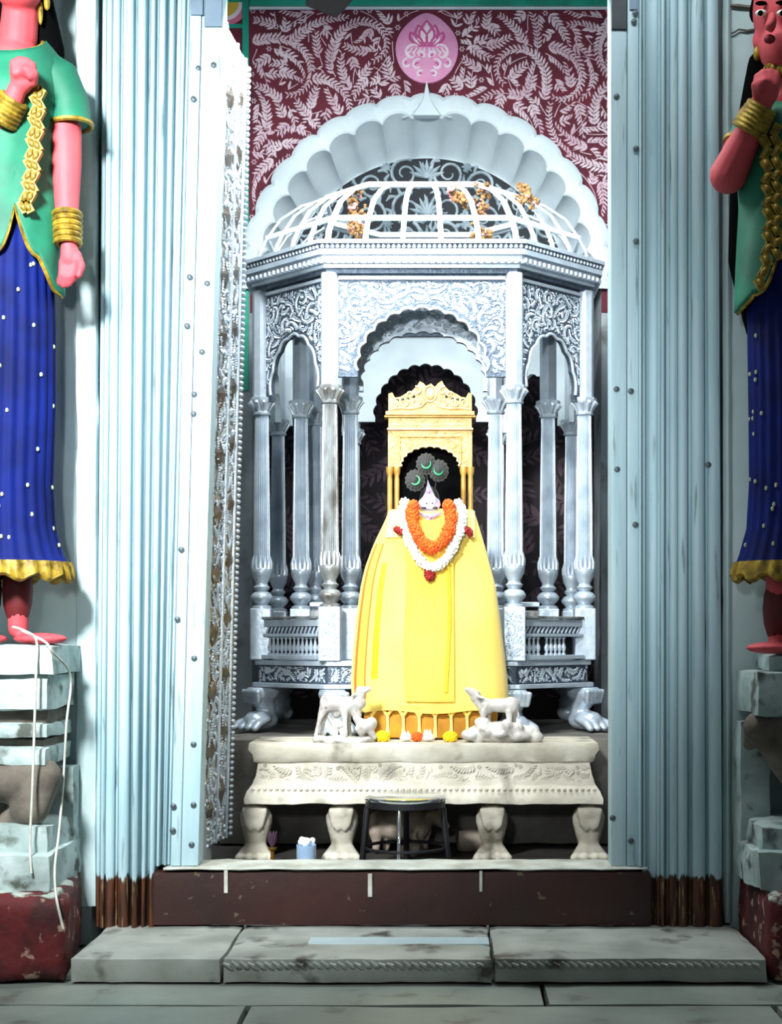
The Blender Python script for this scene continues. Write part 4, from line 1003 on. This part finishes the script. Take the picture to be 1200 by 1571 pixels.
# ---------------------------------------------------------------- garlands
def flower_mesh(name, m, r, n=26, seed=1, squash=1.0):
    R_ = random.Random(seed); b = MB(); b.ell((0, 0, 0), (r*.8, r*.8, r*.8*squash), 10, 7)
    for k in range(n):
        z = 1-2*(k+.5)/n; a = k*2.399; q = math.sqrt(1-z*z); d = Vector((q*math.cos(a), q*math.sin(a), z*squash))
        b.ell(d*r*.82, (r*.34, r*.34, r*.30), 6, 4)
    me = b.mesh(name, smooth=True, ang=60); me.materials.append(MATS[m]); return me
def path_pts(ctrl, n):
    P_ = [Vector(p) for p in ctrl]; seg = [0]
    for a, c in zip(P_, P_[1:]): seg.append(seg[-1]+(c-a).length)
    out = []
    for k in range(n):
        d = seg[-1]*k/(n-1)
        for i in range(len(seg)-1):
            if seg[i] <= d <= seg[i+1]+1e-9: break
        u = (d-seg[i])/(seg[i+1]-seg[i]); out.append(P_[i].lerp(P_[i+1], u))
    return out
def catm(ctrl, sub=8):
    out = []
    for i in range(len(ctrl)-1):
        p0, p1, p2, p3 = (ctrl[max(0, min(len(ctrl)-1, i+d))] for d in (-1, 0, 1, 2))
        for k in range(sub):
            t = k/sub; out.append(tuple(.5*((2*b)+(-a+c)*t+(2*a-5*b+4*c-d)*t*t+(-a+3*b-3*c+d)*t**3) for a, b, c, d in zip(p0, p1, p2, p3)))
    return out+[tuple(ctrl[-1])]
def garland(ctrl, n, me, off, name, label, part, RRs=3):
    g = empty(name, on_robe(ctrl[len(ctrl)//2][0], ctrl[len(ctrl)//2][1], off), label, 'garland')
    pts = path_pts([tuple(on_robe(x, max(y, 783), off)+Vector((0, 0, max(0, 783-y)*ki))) for x, y in catm(ctrl)], n)
    MB().tube(pts, .0025, 5).build('string', 'cloth_pale', g)
    q = random.Random(RRs)
    for p in pts: link(part, me, g, p, rot=(q.uniform(0, 6), q.uniform(0, 6), q.uniform(0, 6)), scale=[q.uniform(.9, 1.12)]*3)
    return g
fo = flower_mesh('marigold', 'marigold_orange', .0225, 40, 1, .8)
fw = flower_mesh('white_blossom', 'flower_white', .0185, 18, 2)
fr_ = flower_mesh('red_blossom', 'flower_red', .019, 16, 3)
garland([(621, 774), (618, 790), (622, 812), (631, 838), (645, 862), (662, 873), (681, 864), (695, 843), (706, 815), (710, 792), (703, 774)], 30, fw, .034, 'white_garland', 'white flower garland hanging in a long loop round the idol', 'white_blossom')
garland([(634, 780), (632, 796), (636, 814), (646, 833), (661, 843), (677, 836), (688, 818), (692, 798), (688, 780)], 17, fo, .046, 'marigold_garland', 'orange marigold garland hanging inside the white garland on the idol', 'marigold')
for i, (px, py, lab) in enumerate(((658, 886, 'red flower tassel at the bottom of the white garland'), (613, 818, 'red flower tuft on the white garland above the orange striped robe edge'), (716, 818, 'red flower tuft on the white garland at the plain side of robe'))):
    g = empty('red_tassel', on_robe(px, py, .03), lab, 'flower', 'red flower tufts on the white garland'); q = random.Random(i)
    for k in range(7 if i == 0 else 5):
        d = Vector((q.uniform(-.014, .014), q.uniform(-.008, .004), q.uniform(-.022, .018) if i == 0 else q.uniform(-.012, .012)))
        link('red_blossom', fr_, g, on_robe(px, py, .03)+d, rot=(k, k*2, k*3), scale=[q.uniform(.55, .8)]*3)
# offerings on the altar edge
yo = 5.17
fy = flower_mesh('yellow_marigold', 'marigold_yellow', .026, 40, 5, .75)
fo2 = flower_mesh('orange_marigold', 'marigold_orange', .021, 36, 6, .75)
for px, me, nm, lab, c, sq in ((587, fy, 'yellow_marigold', 'yellow marigold head on the altar edge beside the cow with calf', 1, 1), (691, fy, 'yellow_marigold', 'yellow marigold head on the altar edge beside the rocky calf', .95, 1),
                              (640, fo2, 'orange_marigold', 'orange marigold head between two white blossoms on the altar edge', 1, 1)):
    o = link(nm, me, None, (X(px, yo), yo, za+.018*c), scale=[c, c, c]); setp(o, lab, 'flower', 'flowers offered on the altar edge')
for px, lab, q in ((623, 'small white blossom on the altar edge next to the yellow marigold', 4), (657, 'small pointed white blossom on the altar edge beside orange marigold', 7)):
    b = MB(); x = X(px, yo)
    for k in range(7):
        a = 2*PI*k/7; b.tube([(x, yo, za+.006), (x+.016*math.cos(a), yo+.016*math.sin(a), za+.014), (x+.012*math.cos(a), yo+.012*math.sin(a), za+.03+.002*q*(k % 2))], [.006, .010, .002], 6)
    b.build('white_blossom', 'flower_white', None, True, 60, lab, 'flower', 'flowers offered on the altar edge')

# ---------------------------------------------------------------- marble cows on the altar
ym = 5.165
def mp(px, py, dy=0): return at(px, py, ym+dy)
def clampz(o, z): o.v = [(p[0], p[1], max(p[2], z)) for p in o.v]; return o
c1 = empty('marble_cow', mp(530, 1135), 'white marble cow standing with turned-up head and calves at the striped side of robe', 'statue')
b = MB(); b.ell(mp(513, 1080), (.055, .036, .032)); b.ell(mp(503, 1078), (.030, .034, .034)); b.ell(mp(530, 1083), (.034, .034, .034))
b.cap2(mp(536, 1080), .028, mp(552, 1078, -.01), .024); b.cap2(mp(550, 1076, -.01), .022, mp(555, 1062, -.01), .017); b.cap2(mp(553, 1060, -.012), .018, mp(566, 1057, -.016), .010)
b.cap2(mp(549, 1064, -.02), .008, mp(538, 1069, -.04), .004); b.cap2(mp(552, 1066, .015), .008, mp(546, 1070, .04), .004); b.cap2(mp(551, 1056), .005, mp(548, 1052, .01), .003)
b.cap2(mp(543, 1084), .026, mp(548, 1098), .018)
for px, qx, dy in ((497, 484, -.012), (500, 493, .022), (528, 531, -.022), (533, 537, .02)):
    b.cap2(mp(px, 1090, dy), .015, mp((px+qx)/2, 1104, dy), .010); b.cap2(mp((px+qx)/2, 1104, dy), .0085, mp(qx, 1131, dy), .0075)
b.cap2(mp(494, 1076), .006, mp(489, 1100), .005); b.ell(mp(516, 1096), (.016, .016, .016))
clampz(b.melt(.0045, 2), za+.008).build('cow_body', 'marble_white', c1, True, 60)
b = MB(); b.ell(mp(519, 1112, -.018), (.026, .015, .015)); b.cap2(mp(510, 1108, -.018), .010, mp(505, 1100, -.014), .008)
for px in (512, 517, 524, 527): b.cap2(mp(px, 1116, -.018), .006, mp(px, 1131, -.018), .005)
clampz(b.melt(.0035, 1), za+.008).build('suckling_calf', 'marble_white', c1, True, 60)
b = MB(); b.ell(mp(560, 1114, -.02), (.034, .026, .026)); b.cap2(mp(552, 1108, -.02), .018, mp(546, 1102, -.03), .012); b.ell(mp(570, 1110, -.02), (.022, .022, .024)); b.cap2(mp(548, 1118, -.03), .010, mp(556, 1128, -.03), .010); b.cap2(mp(568, 1122, -.02), .014, mp(574, 1130, -.02), .012)
clampz(b.melt(.0045, 2), za+.008).build('resting_calf', 'marble_white', c1, True, 60)
b = MB(); R = random.Random(8)
for k in range(30): b.ell(mp(R.uniform(486, 574), 1134, R.uniform(-.06, .05)), (R.uniform(.016, .03), .022, R.uniform(.010, .016)), 9, 6)
b.ell(mp(530, 1137), (.115, .065, .014))
clampz(b.melt(.006, 1), za-.001).build('statue_base', 'marble_white', c1, True, 60)
c3 = empty('marble_calf', mp(765, 1135), 'white marble calf raising its head on a rocky marble base', 'statue')
b = MB(); b.ell(mp(767, 1082), (.056, .034, .026)); b.ell(mp(746, 1084), (.030, .032, .032)); b.ell(mp(784, 1082), (.034, .033, .032))
b.cap2(mp(742, 1082), .024, mp(729, 1070, -.01), .019); b.cap2(mp(730, 1066, -.012), .019, mp(717, 1058, -.018), .011); b.cap2(mp(734, 1068, -.03), .007, mp(744, 1072, -.045), .004); b.cap2(mp(728, 1060), .005, mp(726, 1055), .003)
for px, dy in ((741, -.018), (748, .018), (781, -.018), (787, .018)): b.cap2(mp(px, 1090, dy), .014, mp(px+1, 1110, dy), .010)
b.cap2(mp(793, 1078), .006, mp(796, 1102), .005)
b.melt(.0045, 2).build('calf_body', 'marble_white', c3, True, 60)
b = MB(); R = random.Random(5)
for k in range(48):
    px = R.uniform(718, 822); h = 1-abs(px-768)/66; b.ell(mp(px, R.uniform(1112+14*(1-h), 1132), R.uniform(-.05, .04)), (R.uniform(.020, .036), .028, R.uniform(.016, .028)), 9, 6)
b.ell(mp(768, 1124), (.115, .055, .042)); b.ell(mp(740, 1108, -.02), (.03, .03, .02))
clampz(b.melt(.006, 1), za-.001).build('rocky_base', 'marble_white', c3, True, 60)

# ---------------------------------------------------------------- guardian statues
def pedestal(side, YP=4.33):
    m = lambda px: px if side < 0 else 1285-px       # mirrored pixel columns
    def blk(px, y0, y1, yf, name, mt, sd, amp=.006, step=.035, xo=-150, p=None):
        a, b_ = X(px if side < 0 else 1251-px, 4.632), X(m(xo), 4.4)
        return MB().rough(min(a, b_), max(a, b_), yf, 4.618, Z(y1, yf), Z(y0, yf), step, amp, 7, sd, .005).build(name, mt, p or pe, True, 55)
    pe = empty('statue_pedestal', (X(m(20), YP), YP, 0), ('tiered stone pedestal with white cable, under the guardian whose arm hangs down' if side < 0 else 'stone pedestal with deep bracket under the guardian whose elbow juts out'), 'pedestal', 'pedestals of the guardian statues')
    o = MB().rough(min(X(m(103), YS), X(m(-150), YS)), max(X(m(103), YS), X(m(-150), YS)), YS, 4.618, 0.001, Z(1375, YS), .03, .008, 8, 60+side, .012); sh = .075 if side < 0 else 0.0
    o.v = [(p[0]-sh*(p[1]-YS)/.47 if p[0] > -1.2 else p[0], p[1], p[2]) for p in o.v]; o = o.build('red_plinth', 'pedestal_base', pe, True, 55)
    blk(128, 1310, 1372, 4.24, 'rough_course', 'pedestal_stone', 61+side, .012)
    blk(118, 1268, 1318, 4.30, 'rough_course', 'pedestal_stone', 63+side, .014)
    if side < 0:
        blk(126, 1175, 1330, 4.53, 'back_pillar', 'pedestal_stone', 65, .005)
        blk(80, 1178, 1280, 4.40, 'bracket_stem', 'bracket_stone', 66, .008)
        b = MB(); b.cap2(at(20, 1190, 4.36), .05, at(70, 1186, 4.36), .045); b.cap2(at(70, 1190, 4.36), .05, at(46, 1240, 4.36), .06); b.cap2(at(46, 1240, 4.38), .05, at(20, 1262, 4.4), .05); b.cap2(at(-40, 1200, 4.36), .07, at(20, 1200, 4.36), .06)
        b.melt(.012, 2).build('scroll_bracket', 'bracket_stone', pe, True, 60)
        blk(112, 1146, 1177, 4.32, 'moulding_tier', 'pedestal_stone', 67); blk(106, 1132, 1150, 4.36, 'recess_tier', 'bracket_stone', 68); blk(114, 1110, 1134, 4.32, 'moulding_tier', 'pedestal_stone', 69)
        blk(108, 1088, 1112, 4.36, 'recess_tier', 'bracket_stone', 70); blk(118, 1034, 1090, 4.31, 'moulding_tier', 'pedestal_stone', 71, .008); blk(126, 989, 1036, 4.29, 'top_slab', 'pedestal_stone', 72, .006)
    else:
        blk(128, 1105, 1350, 4.50, 'back_pillar', 'pedestal_stone', 75, .006, xo=90)
        blk(40, 1100, 1300, 4.56, 'niche_back', 'bracket_stone', 76, .006)
        b = MB(); b.cap2(at(1165, 1115, 4.36), .05, at(1260, 1112, 4.36), .06); b.cap2(at(1160, 1118, 4.38), .04, at(1150, 1142, 4.42), .022); b.cap2(at(1180, 1130, 4.36), .05, at(1215, 1175, 4.38), .06); b.cap2(at(1215, 1175, 4.4), .06, at(1250, 1220, 4.42), .06); b.cap2(at(1230, 1130, 4.38), .07, at(1330, 1130, 4.38), .08)
        b.melt(.012, 2).build('scroll_bracket', 'bracket_stone', pe, True, 60)
        blk(126, 1030, 1098, 4.29, 'top_slab', 'pedestal_stone', 77, .008); blk(98, 1004, 1032, 4.33, 'top_course', 'pedestal_stone', 78, .008)
    return pe
pedestal(-1); pedestal(1)

YG = 4.42
def guardian(spec):
    """painted plaster attendant; everything given as (px, py, depth) in front of the wall"""
    g = empty('guardian_statue', spec['base'], spec['label'], 'statue', 'painted guardian statues beside the door')
    P = lambda t: at(t[0], t[1], YG+(t[2] if len(t) > 2 else 0)); k = YG/FPX
    b = MB()
    for (c, r) in spec['ells']: b.ell(P(c), tuple(v*k for v in r), 18, 12)
    for (p0, r0, p1, r1) in spec['caps']: b.cap2(P(p0), r0*k, P(p1), r1*k, 14)
    b.melt(.0065, 2).build('body', 'skin_pink', g, True, 60)
    # skirt with pleats
    def ring(cx, hw, hd, py, n=96, pl=0, amp=0.0, ph=0): return [(X(cx, YG)+hw*k*math.cos(a)*(1+amp*math.sin(pl*a+ph)), YG+.01+hd*k*math.sin(a)*(1+amp*math.sin(pl*a+ph)), Z(py, YG)) for a in (2*PI*j/n for j in range(n))]
    sk = spec['skirt']; rows = [ring(cx, hw, hd, py, 160, 26, .022 if i else .0, i*.12) for i, (py, cx, hw, hd) in enumerate(sk)]
    skirt = MB().loft(rows).build('skirt', 'skirt_blue', g, True, 50)
    py, cx, hw, hd = sk[-1]; hem = []
    for q, dz in ((.97, 2), (1.03, -4), (1.06, 8), (1.08, 20), (1.0, 24), (.9, 16)):
        hem.append([(x, y, z+ (.010*math.sin(13*2*PI*j/160) if dz > 5 else 0)) for j, (x, y, z) in enumerate(ring(cx, hw*q, hd*q, py+dz, 160, 26, .03))])
    MB().loft(hem, False).build('skirt_hem', 'gold_paint', skirt, True, 50)
    d = MB(); R_ = random.Random(spec['seed'])
    for j in range(46):
        yy = R_.uniform(sk[1][0], sk[-1][0]-10); i = max(q for q in range(len(sk)-1) if sk[q][0] <= yy); a0, a1 = sk[i], sk[i+1]; u = (yy-a0[0])/(a1[0]-a0[0]); py, cx, hw, hd = (a0[q]+(a1[q]-a0[q])*u for q in range(4)); a = -R_.uniform(.02, PI-.02)
        d.ell((X(cx, YG)+hw*k*1.005*math.cos(a), YG+.01+hd*k*1.005*math.sin(a), Z(py, YG)), (.0055, .006, .0075), 6, 4)
    o = d.build('skirt_dots', 'cream', skirt, True); o['kind'] = 'stuff'
    # blouse / shawl with scalloped gold-edged hem
    bl = spec['blouse']; n = 160; rows = []; H = spec['hem']
    def bl_at(py):
        for i in range(len(bl)-1):
            if bl[i][0] <= py <= bl[i+1][0]: break
        u = min(1, max(0, (py-bl[i][0])/(bl[i+1][0]-bl[i][0]))); return tuple(bl[i][q]+(bl[i+1][q]-bl[i][q])*u for q in range(1, 4))
    T = 34
    for t in range(T+1):
        row = []
        for j in range(n):
            a = 2*PI*j/n; ca, sa = math.cos(a), math.sin(a)
            cxm = bl_at(300)[0]+bl_at(300)[1]*ca; he = H(cxm, a) if sa < .35 else H(cxm, -PI/2)
            y_t = bl[0][0]+34*max(0, -sa)**1.5; py = y_t+(he-y_t)*t/T; cx, hw, hd = bl_at(py)
            rip = 1+.018*math.sin(9*a+py*.03)*(t/T)
            row.append((X(cx, YG)+hw*k*ca*rip, YG+.004+hd*k*sa*rip, Z(py, YG)))
        rows.append(row)
    blo = MB().loft(rows, False); blo = blo.build('blouse', 'blouse_green', g, True, 60)
    sd_ = blo.modifiers.new('s', 'SOLIDIFY'); sd_.thickness = .012; sd_.offset = 1
    MB().tube([Vector(p)+Vector((0, -.006 if p[1] < YG else .004, 0)) for p in rows[-1]], .0065, 6, True).build('gold_edge', 'gold_paint', blo, True)
    MB().tube([Vector(p)+Vector((0, -.004, .0)) for p in rows[0]], .007, 6, True).build('gold_neckline', 'gold_paint', blo, True)
    for (pts, rad) in spec['sleeves']:
        s_ = MB(); s_.tube([P(p) for p in pts], [r*k for r in rad], 20); s_.build('sleeve', 'blouse_green', blo, True, 70)
        e = P(pts[-1]); d_ = (P(pts[-1])-P(pts[-2])).normalized(); u = d_.orthogonal().normalized(); w = d_.cross(u); r = rad[-1]*k*1.03
        MB().tube([e+(u*math.cos(a)+w*math.sin(a))*r for a in (2*PI*q/24 for q in range(24))], .008, 6, True).build('sleeve_trim', 'gold_paint', blo, True)
    for (p0, p1, r0, r1, cnt) in spec['bangles']:
        a, c = P(p0), P(p1); d_ = (c-a).normalized(); u = d_.orthogonal().normalized(); w = d_.cross(u)
        for q in range(cnt):
            t = q/(cnt-1); ctr = a.lerp(c, t); r = (r0+(r1-r0)*t)*k
            MB().tube([ctr+(u*math.cos(x)+w*math.sin(x))*r for x in (2*PI*j/24 for j in range(24))], .0098, 8, True).build('bangle', 'gold_paint', g, True)
    bead = MB().box(-.012, .012, -.008, .008, -.019, .019).ell((0, -.006, 0), (.010, .008, .017), 8, 6).mesh('necklace_bead', smooth=True); bead.materials.append(MATS['gold_paint'])
    for (ctrl, cnt) in spec['chains']:
        for q, p in enumerate(path_pts([P(t) for t in ctrl], cnt)): link('necklace_bead', bead, g, p, rot=(0, .5*(-1)**q, 0))
    h = MB(); 
    for (p0, r0, p1, r1) in spec['hair']: h.cap2(P(p0), r0*k, P(p1), r1*k, 12)
    h.melt(.012, 3).build('hair', 'hair_black', g, True, 60)
    for nm, m, c, r in spec['details']: MB().ell(P(c), tuple(v*k for v in r), 12, 8).build(nm, m, g, True)
    return g
def fist(c, dr, s=1.0):
    """caps for a closed hand at pixel c; dr = +1 if knuckles face the image right"""
    x, y, d = c; out = [((x, y, d), 15*s, (x, y+10*s, d), 13*s)]
    for i, (dx, dy) in enumerate(((-10, -14), (-3, -17), (5, -16), (12, -11))):
        out += [((x+dr*dx*s, y+(dy+8)*s, d-.012), 5.6*s, (x+dr*dx*s, y+dy*s, d-.030), 5.4*s), ((x+dr*dx*s, y+dy*s, d-.030), 5.4*s, (x+dr*(dx*.8)*s, y+(dy+13)*s, d-.040), 5.0*s)]
    out += [((x+dr*13*s, y+10*s, d-.012), 6.0*s, (x+dr*15*s, y-1*s, d-.034), 5.4*s), ((x+dr*15*s, y-1*s, d-.034), 5.4*s, (x+dr*4*s, y-6*s, d-.05), 4.8*s)]
    return out
def hanging(c, s=1.0):
    x, y, d = c; out = [((x, y-24*s, d), 12*s, (x+2, y-4*s, d), 15*s)]
    for i, (dx, l) in enumerate(((-10, 30), (-3, 35), (5, 33), (12, 26))):
        out += [((x+dx*s, y, d-.01), 5.6*s, (x+(dx-1)*s, y+l*.6*s, d-.016), 5.2*s), ((x+(dx-1)*s, y+l*.6*s, d-.016), 5.2*s, (x+(dx-5)*s, y+l*s, d-.006), 4.4*s)]
    out += [((x+12*s, y-12*s, d-.01), 6*s, (x+19*s, y+6*s, d-.024), 5.4*s), ((x+19*s, y+6*s, d-.024), 5.4*s, (x+14*s, y+20*s, d-.032), 4.6*s)]
    return out
def hemL(x, a): 
    t = min(1, abs(x-38)/46.0); return 322+122*t**.75+15*abs(math.sin((x-38)*.115))
gl_ = dict(seed=1, base=at(20, 989, YG), label='green bloused guardian statue in blue skirt with one arm hanging and fist at chest',
    ells=[((28, -70, -.02), (54, 56, 78)), ((28, -22, -.05), (38, 36, 36)), ((12, 190, -.01), (68, 46, 90)), ((8, 300, 0), (52, 38, 60)), ((4, 400, 0), (60, 40, 60)),
          ((30, -62, -.14), (9, 14, 18)), ((46, 172, -.04), (28, 26, 30)), ((-26, 172, -.04), (28, 26, 30)), ((62, 980, -.03), (42, 22, 9)), ((-30, 980, -.03), (42, 24, 9)), ((74, -70, 0), (8, 12, 20)), ((-24, -70, 0), (8, 12, 20))],
    caps=[((34, -10, 0), 27, (28, 60, 0), 29), ((20, 96, 0), 36, (92, 128, .005), 30), ((20, 96, 0), 36, (-60, 128, .005), 30),
          ((98, 150, 0), 27, (102, 250, -.005), 23), ((102, 250, -.005), 23, (103, 360, -.03), 15.5), 
          ((-66, 150, 0), 27, (-76, 262, -.03), 23), ((-76, 262, -.03), 23, (14, 168, -.14), 16), ((14, 168, -.14), 16, (26, 138, -.155), 14),
          ((28, 480, 0), 32, (26, 760, .0), 24), ((-24, 480, 0), 32, (-22, 760, .0), 24), ((26, 760, 0), 24, (28, 965, .01), 15), ((-22, 760, 0), 24, (-20, 965, .01), 15)] + fist((34, 114, -.16), 1, 1.25) + hanging((106, 402, -.035), 1.05),
    skirt=[(318, 8, 62, 48), (400, 4, 74, 58), (500, 2, 80, 58), (620, 0, 82, 60), (740, -2, 80, 60), (810, -2, 84, 62), (850, -1, 94, 68), (866, 0, 102, 72)],
    blouse=[(66, 30, 36, 36), (84, 26, 56, 44), (110, 18, 82, 52), (150, 14, 80, 68), (200, 12, 74, 66), (280, 10, 70, 54), (340, 10, 74, 58), (460, 10, 82, 64)], hem=hemL,
    sleeves=[([(52, 98, .0), (90, 124, .0), (106, 160, 0), (108, 192, 0)], [30, 34, 31, 31]), ([(-14, 98, 0), (-62, 126, 0), (-76, 160, 0), (-80, 196, -.005)], [30, 33, 31, 31])],
    bangles=[((103, 330, -.022), (104, 372, -.033), 19, 17.5, 6), ((4, 184, -.13), (20, 154, -.15), 20, 18.5, 6)],
    chains=[([(56, 140, -.13), (52, 190, -.135), (47, 240, -.13), (42, 290, -.12), (36, 318, -.12)], 12), ([(62, 146, -.13), (60, 190, -.135), (56, 240, -.13), (50, 290, -.12), (44, 318, -.12)], 12), ([(-14, 100, -.10), (2, 104, -.105), (22, 120, -.11), (40, 128, -.115)], 7)],
    hair=[((28, -108, .03), 58, (30, -40, .06), 52), ((4, -128, -.075), 26, (52, -128, -.075), 26), ((28, -140, -.03), 34, (28, -130, .03), 46), ((0, -106, -.02), 24, (-20, -60, .03), 18), ((56, -106, -.02), 24, (76, -60, .03), 18), ((56, 0, .06), 26, (74, 80, .07), 26), ((74, 80, .08), 26, (70, 200, .10), 24), ((0, 0, .06), 26, (-20, 80, .07), 26), ((10, 20, .07), 40, (20, 300, .10), 40)],
    details=[('eye', 'eye_white', (48, -72, -.125), (12, 6, 6)), ('eye', 'eye_white', (10, -72, -.125), (12, 6, 6)), ('pupil', 'hair_black', (48, -72, -.137), (5, 3, 5)), ('pupil', 'hair_black', (10, -72, -.137), (5, 3, 5)), ('lips', 'lip_red', (30, -28, -.128), (15, 6, 6)),
             ('earring', 'gold_paint', (72, 4, -.02), (5, 5, 12)), ('earring', 'gold_paint', (62, 20, -.01), (4, 4, 18)), ('earring', 'gold_paint', (-14, 4, -.02), (5, 5, 12)), ('anklet', 'ankle_red', (27, 905, .01), (24, 22, 60)), ('anklet', 'ankle_red', (-21, 905, .01), (24, 22, 60))])
guardian(gl_)
def hemR(x, a):
    t = min(1, abs(x-1206)/56.0); return 345+118*t**.8+15*abs(math.sin((x-1206)*.115))
gr_ = dict(seed=2, base=at(1220, 1004, YG), label='green bloused guardian statue in blue skirt with a raised fist and jutting elbow',
    ells=[((1206, 12, -.02), (50, 58, 80)), ((1198, 72, -.05), (33, 36, 38)), ((1212, 240, -.01), (66, 46, 90)), ((1214, 340, 0), (52, 38, 60)), ((1216, 430, 0), (58, 40, 60)),
          ((1184, 34, -.15), (7, 14, 15)), ((1182, 40, -.155), (9, 10, 7)), ((1180, 232, -.04), (28, 26, 30)), ((1244, 232, -.04), (28, 26, 30)), ((1184, 994, -.05), (40, 26, 9)), ((1260, 994, -.05), (40, 26, 9)), ((1162, 62, .0), (7, 12, 16))],
    caps=[((1206, 70, 0), 30, (1210, 150, 0), 33), ((1212, 156, 0), 36, (1160, 184, .005), 30), ((1212, 156, 0), 36, (1278, 184, .005), 30),
          ((1154, 200, 0), 29, (1118, 268, -.03), 27), ((1118, 268, -.04), 29, (1158, 184, -.13), 20), ((1158, 184, -.13), 20, (1172, 150, -.15), 16),
          ((1284, 200, 0), 29, (1296, 310, 0), 24), ((1296, 310, 0), 24, (1296, 420, -.02), 16), ((1296, 420, -.02), 16, (1296, 450, -.03), 15)] + hanging((1298, 480, -.035), 1.05) + [
          ((1192, 520, 0), 38, (1194, 780, .0), 24), ((1244, 520, 0), 38, (1244, 780, .0), 24), ((1194, 780, 0), 24, (1194, 985, .01), 15), ((1244, 780, 0), 24, (1244, 985, .01), 15)] + fist((1178, 132, -.16), -1, 1.25),
    skirt=[(340, 1214, 62, 48), (420, 1218, 70, 58), (500, 1224, 74, 58), (620, 1228, 76, 60), (740, 1228, 75, 60), (810, 1228, 79, 62), (850, 1226, 88, 68), (866, 1226, 94, 72)],
    blouse=[(146, 1210, 46, 40), (170, 1212, 66, 46), (210, 1212, 74, 68), (260, 1212, 74, 66), (320, 1212, 72, 54), (380, 1214, 76, 58), (490, 1216, 82, 64)], hem=hemR,
    sleeves=[([(1190, 172, .0), (1164, 186, .0), (1152, 206, 0), (1142, 226, -.006)], [28, 32, 31, 31]), ([(1250, 172, 0), (1276, 186, 0), (1286, 212, 0), (1292, 250, 0)], [28, 33, 31, 31])],
    bangles=[((1149, 199, -.115), (1168, 166, -.14), 23, 20, 6), ((1296, 400, -.016), (1296, 440, -.024), 20, 18, 5)],
    chains=[([(1172, 200, -.135), (1176, 250, -.14), (1178, 300, -.13), (1180, 350, -.125), (1176, 400, -.125), (1166, 436, -.12)], 14), ([(1190, 200, -.14), (1192, 250, -.145), (1192, 300, -.135), (1192, 350, -.13), (1192, 390, -.13)], 12), ([(1180, 104, -.06), (1190, 108, -.07), (1204, 112, -.08), (1220, 110, -.075)], 6)],
    hair=[((1206, -30, .03), 54, (1208, 40, .06), 48), ((1182, -46, -.075), 26, (1230, -46, -.075), 26), ((1206, -60, -.03), 34, (1206, -50, .03), 44), ((1180, -22, -.02), 22, (1166, 20, .03), 18), ((1232, -22, -.02), 22, (1248, 20, .03), 18), ((1170, 100, .07), 24, (1150, 220, .10), 26), ((1146, 250, .10), 26, (1140, 400, .11), 24), ((1140, 400, .11), 24, (1158, 510, .11), 14), ((1206, 60, .06), 40, (1206, 300, .10), 40)],
    details=[('eye', 'eye_white', (1168, 20, -.090), (9, 6, 5)), ('pupil', 'hair_black', (1167, 20, -.102), (4, 3, 4.2)), ('brow', 'hair_black', (1168, 5, -.094), (9, 5, 3)), ('eye', 'eye_white', (1202, 20, -.128), (10, 6, 5)), ('pupil', 'hair_black', (1201, 20, -.140), (4.4, 3, 4.4)), ('brow', 'hair_black', (1202, 4, -.13), (12, 5, 3)),
             ('lips', 'lip_red', (1181, 60, -.130), (9, 6, 7)), ('earring', 'gold_paint', (1162, 82, -.03), (6, 5, 11)), ('collar', 'gold_paint', (1180, 106, -.03), (9, 8, 9)), ('anklet', 'ankle_red', (1194, 935, .01), (24, 22, 56)), ('anklet', 'ankle_red', (1244, 935, .01), (24, 22, 56))])
guardian(gr_)

# ---------------------------------------------------------------- white cable over the first pedestal
for i, (pts, lab) in enumerate(((((20, 962, 4.30), (38, 968, 4.26), (56, 984, 4.282), (55, 1040, 4.275), (50, 1200, 4.27), (46, 1290, 4.25), (48, 1340, 4.225)), 'white cable hanging straight down the pedestal front'),
                              (((30, 966, 4.30), (68, 984, 4.282), (80, 1000, 4.278), (108, 1036, 4.40), (102, 1110, 4.40), (97, 1200, 4.42), (90, 1280, 4.36), (84, 1330, 4.225), (86, 1375, 4.135), (97, 1425, 4.13)), 'white cable bent around the pedestal corner down to the red plinth'))):
    P_ = [tuple(at(x, y, d)) for x, y, d in pts]
    MB().tube(catm(P_, 6), .0038, 8).build('cable', 'cable_white', None, True, 60, lab, 'cable', 'white cables on the pedestal')

# ---------------------------------------------------------------- ceiling fan and lamp fittings
fn_ = empty('ceiling_fan', (-.18, 5.36, 3.64), 'dark brown ceiling fan blade above the maroon wall', 'fan')
MB().lathe([(.02, 3.62), (.09, 3.63), (.10, 3.66), (.09, 3.70), (.03, 3.72), (.015, 3.73), (.015, 4.149)], -.18, 5.36, 24).build('motor', 'fan_brown', fn_, True, 50)
for k in range(3):
    a = math.atan2(.69, -.34)+k*2*PI/3; d = Vector((math.cos(a), math.sin(a), 0)); s_ = Vector((-d.y, d.x, 0)); c = Vector((-.18, 5.36, 3.65))
    if k and False: continue
    rr = []
    for r, w in ((.08, .03), (.18, .035), (.24, .11), (.5, .14), (.74, .15), (.765, .13)):
        p = c+d*r; rr.append([p+s_*w/2+Vector((0, 0, .012)), p-s_*w/2-Vector((0, 0, .012)), p-s_*w/2-Vector((0, 0, .018)), p+s_*w/2+Vector((0, 0, .006))])
    MB().loft(rr).build('blade', 'fan_brown', fn_)
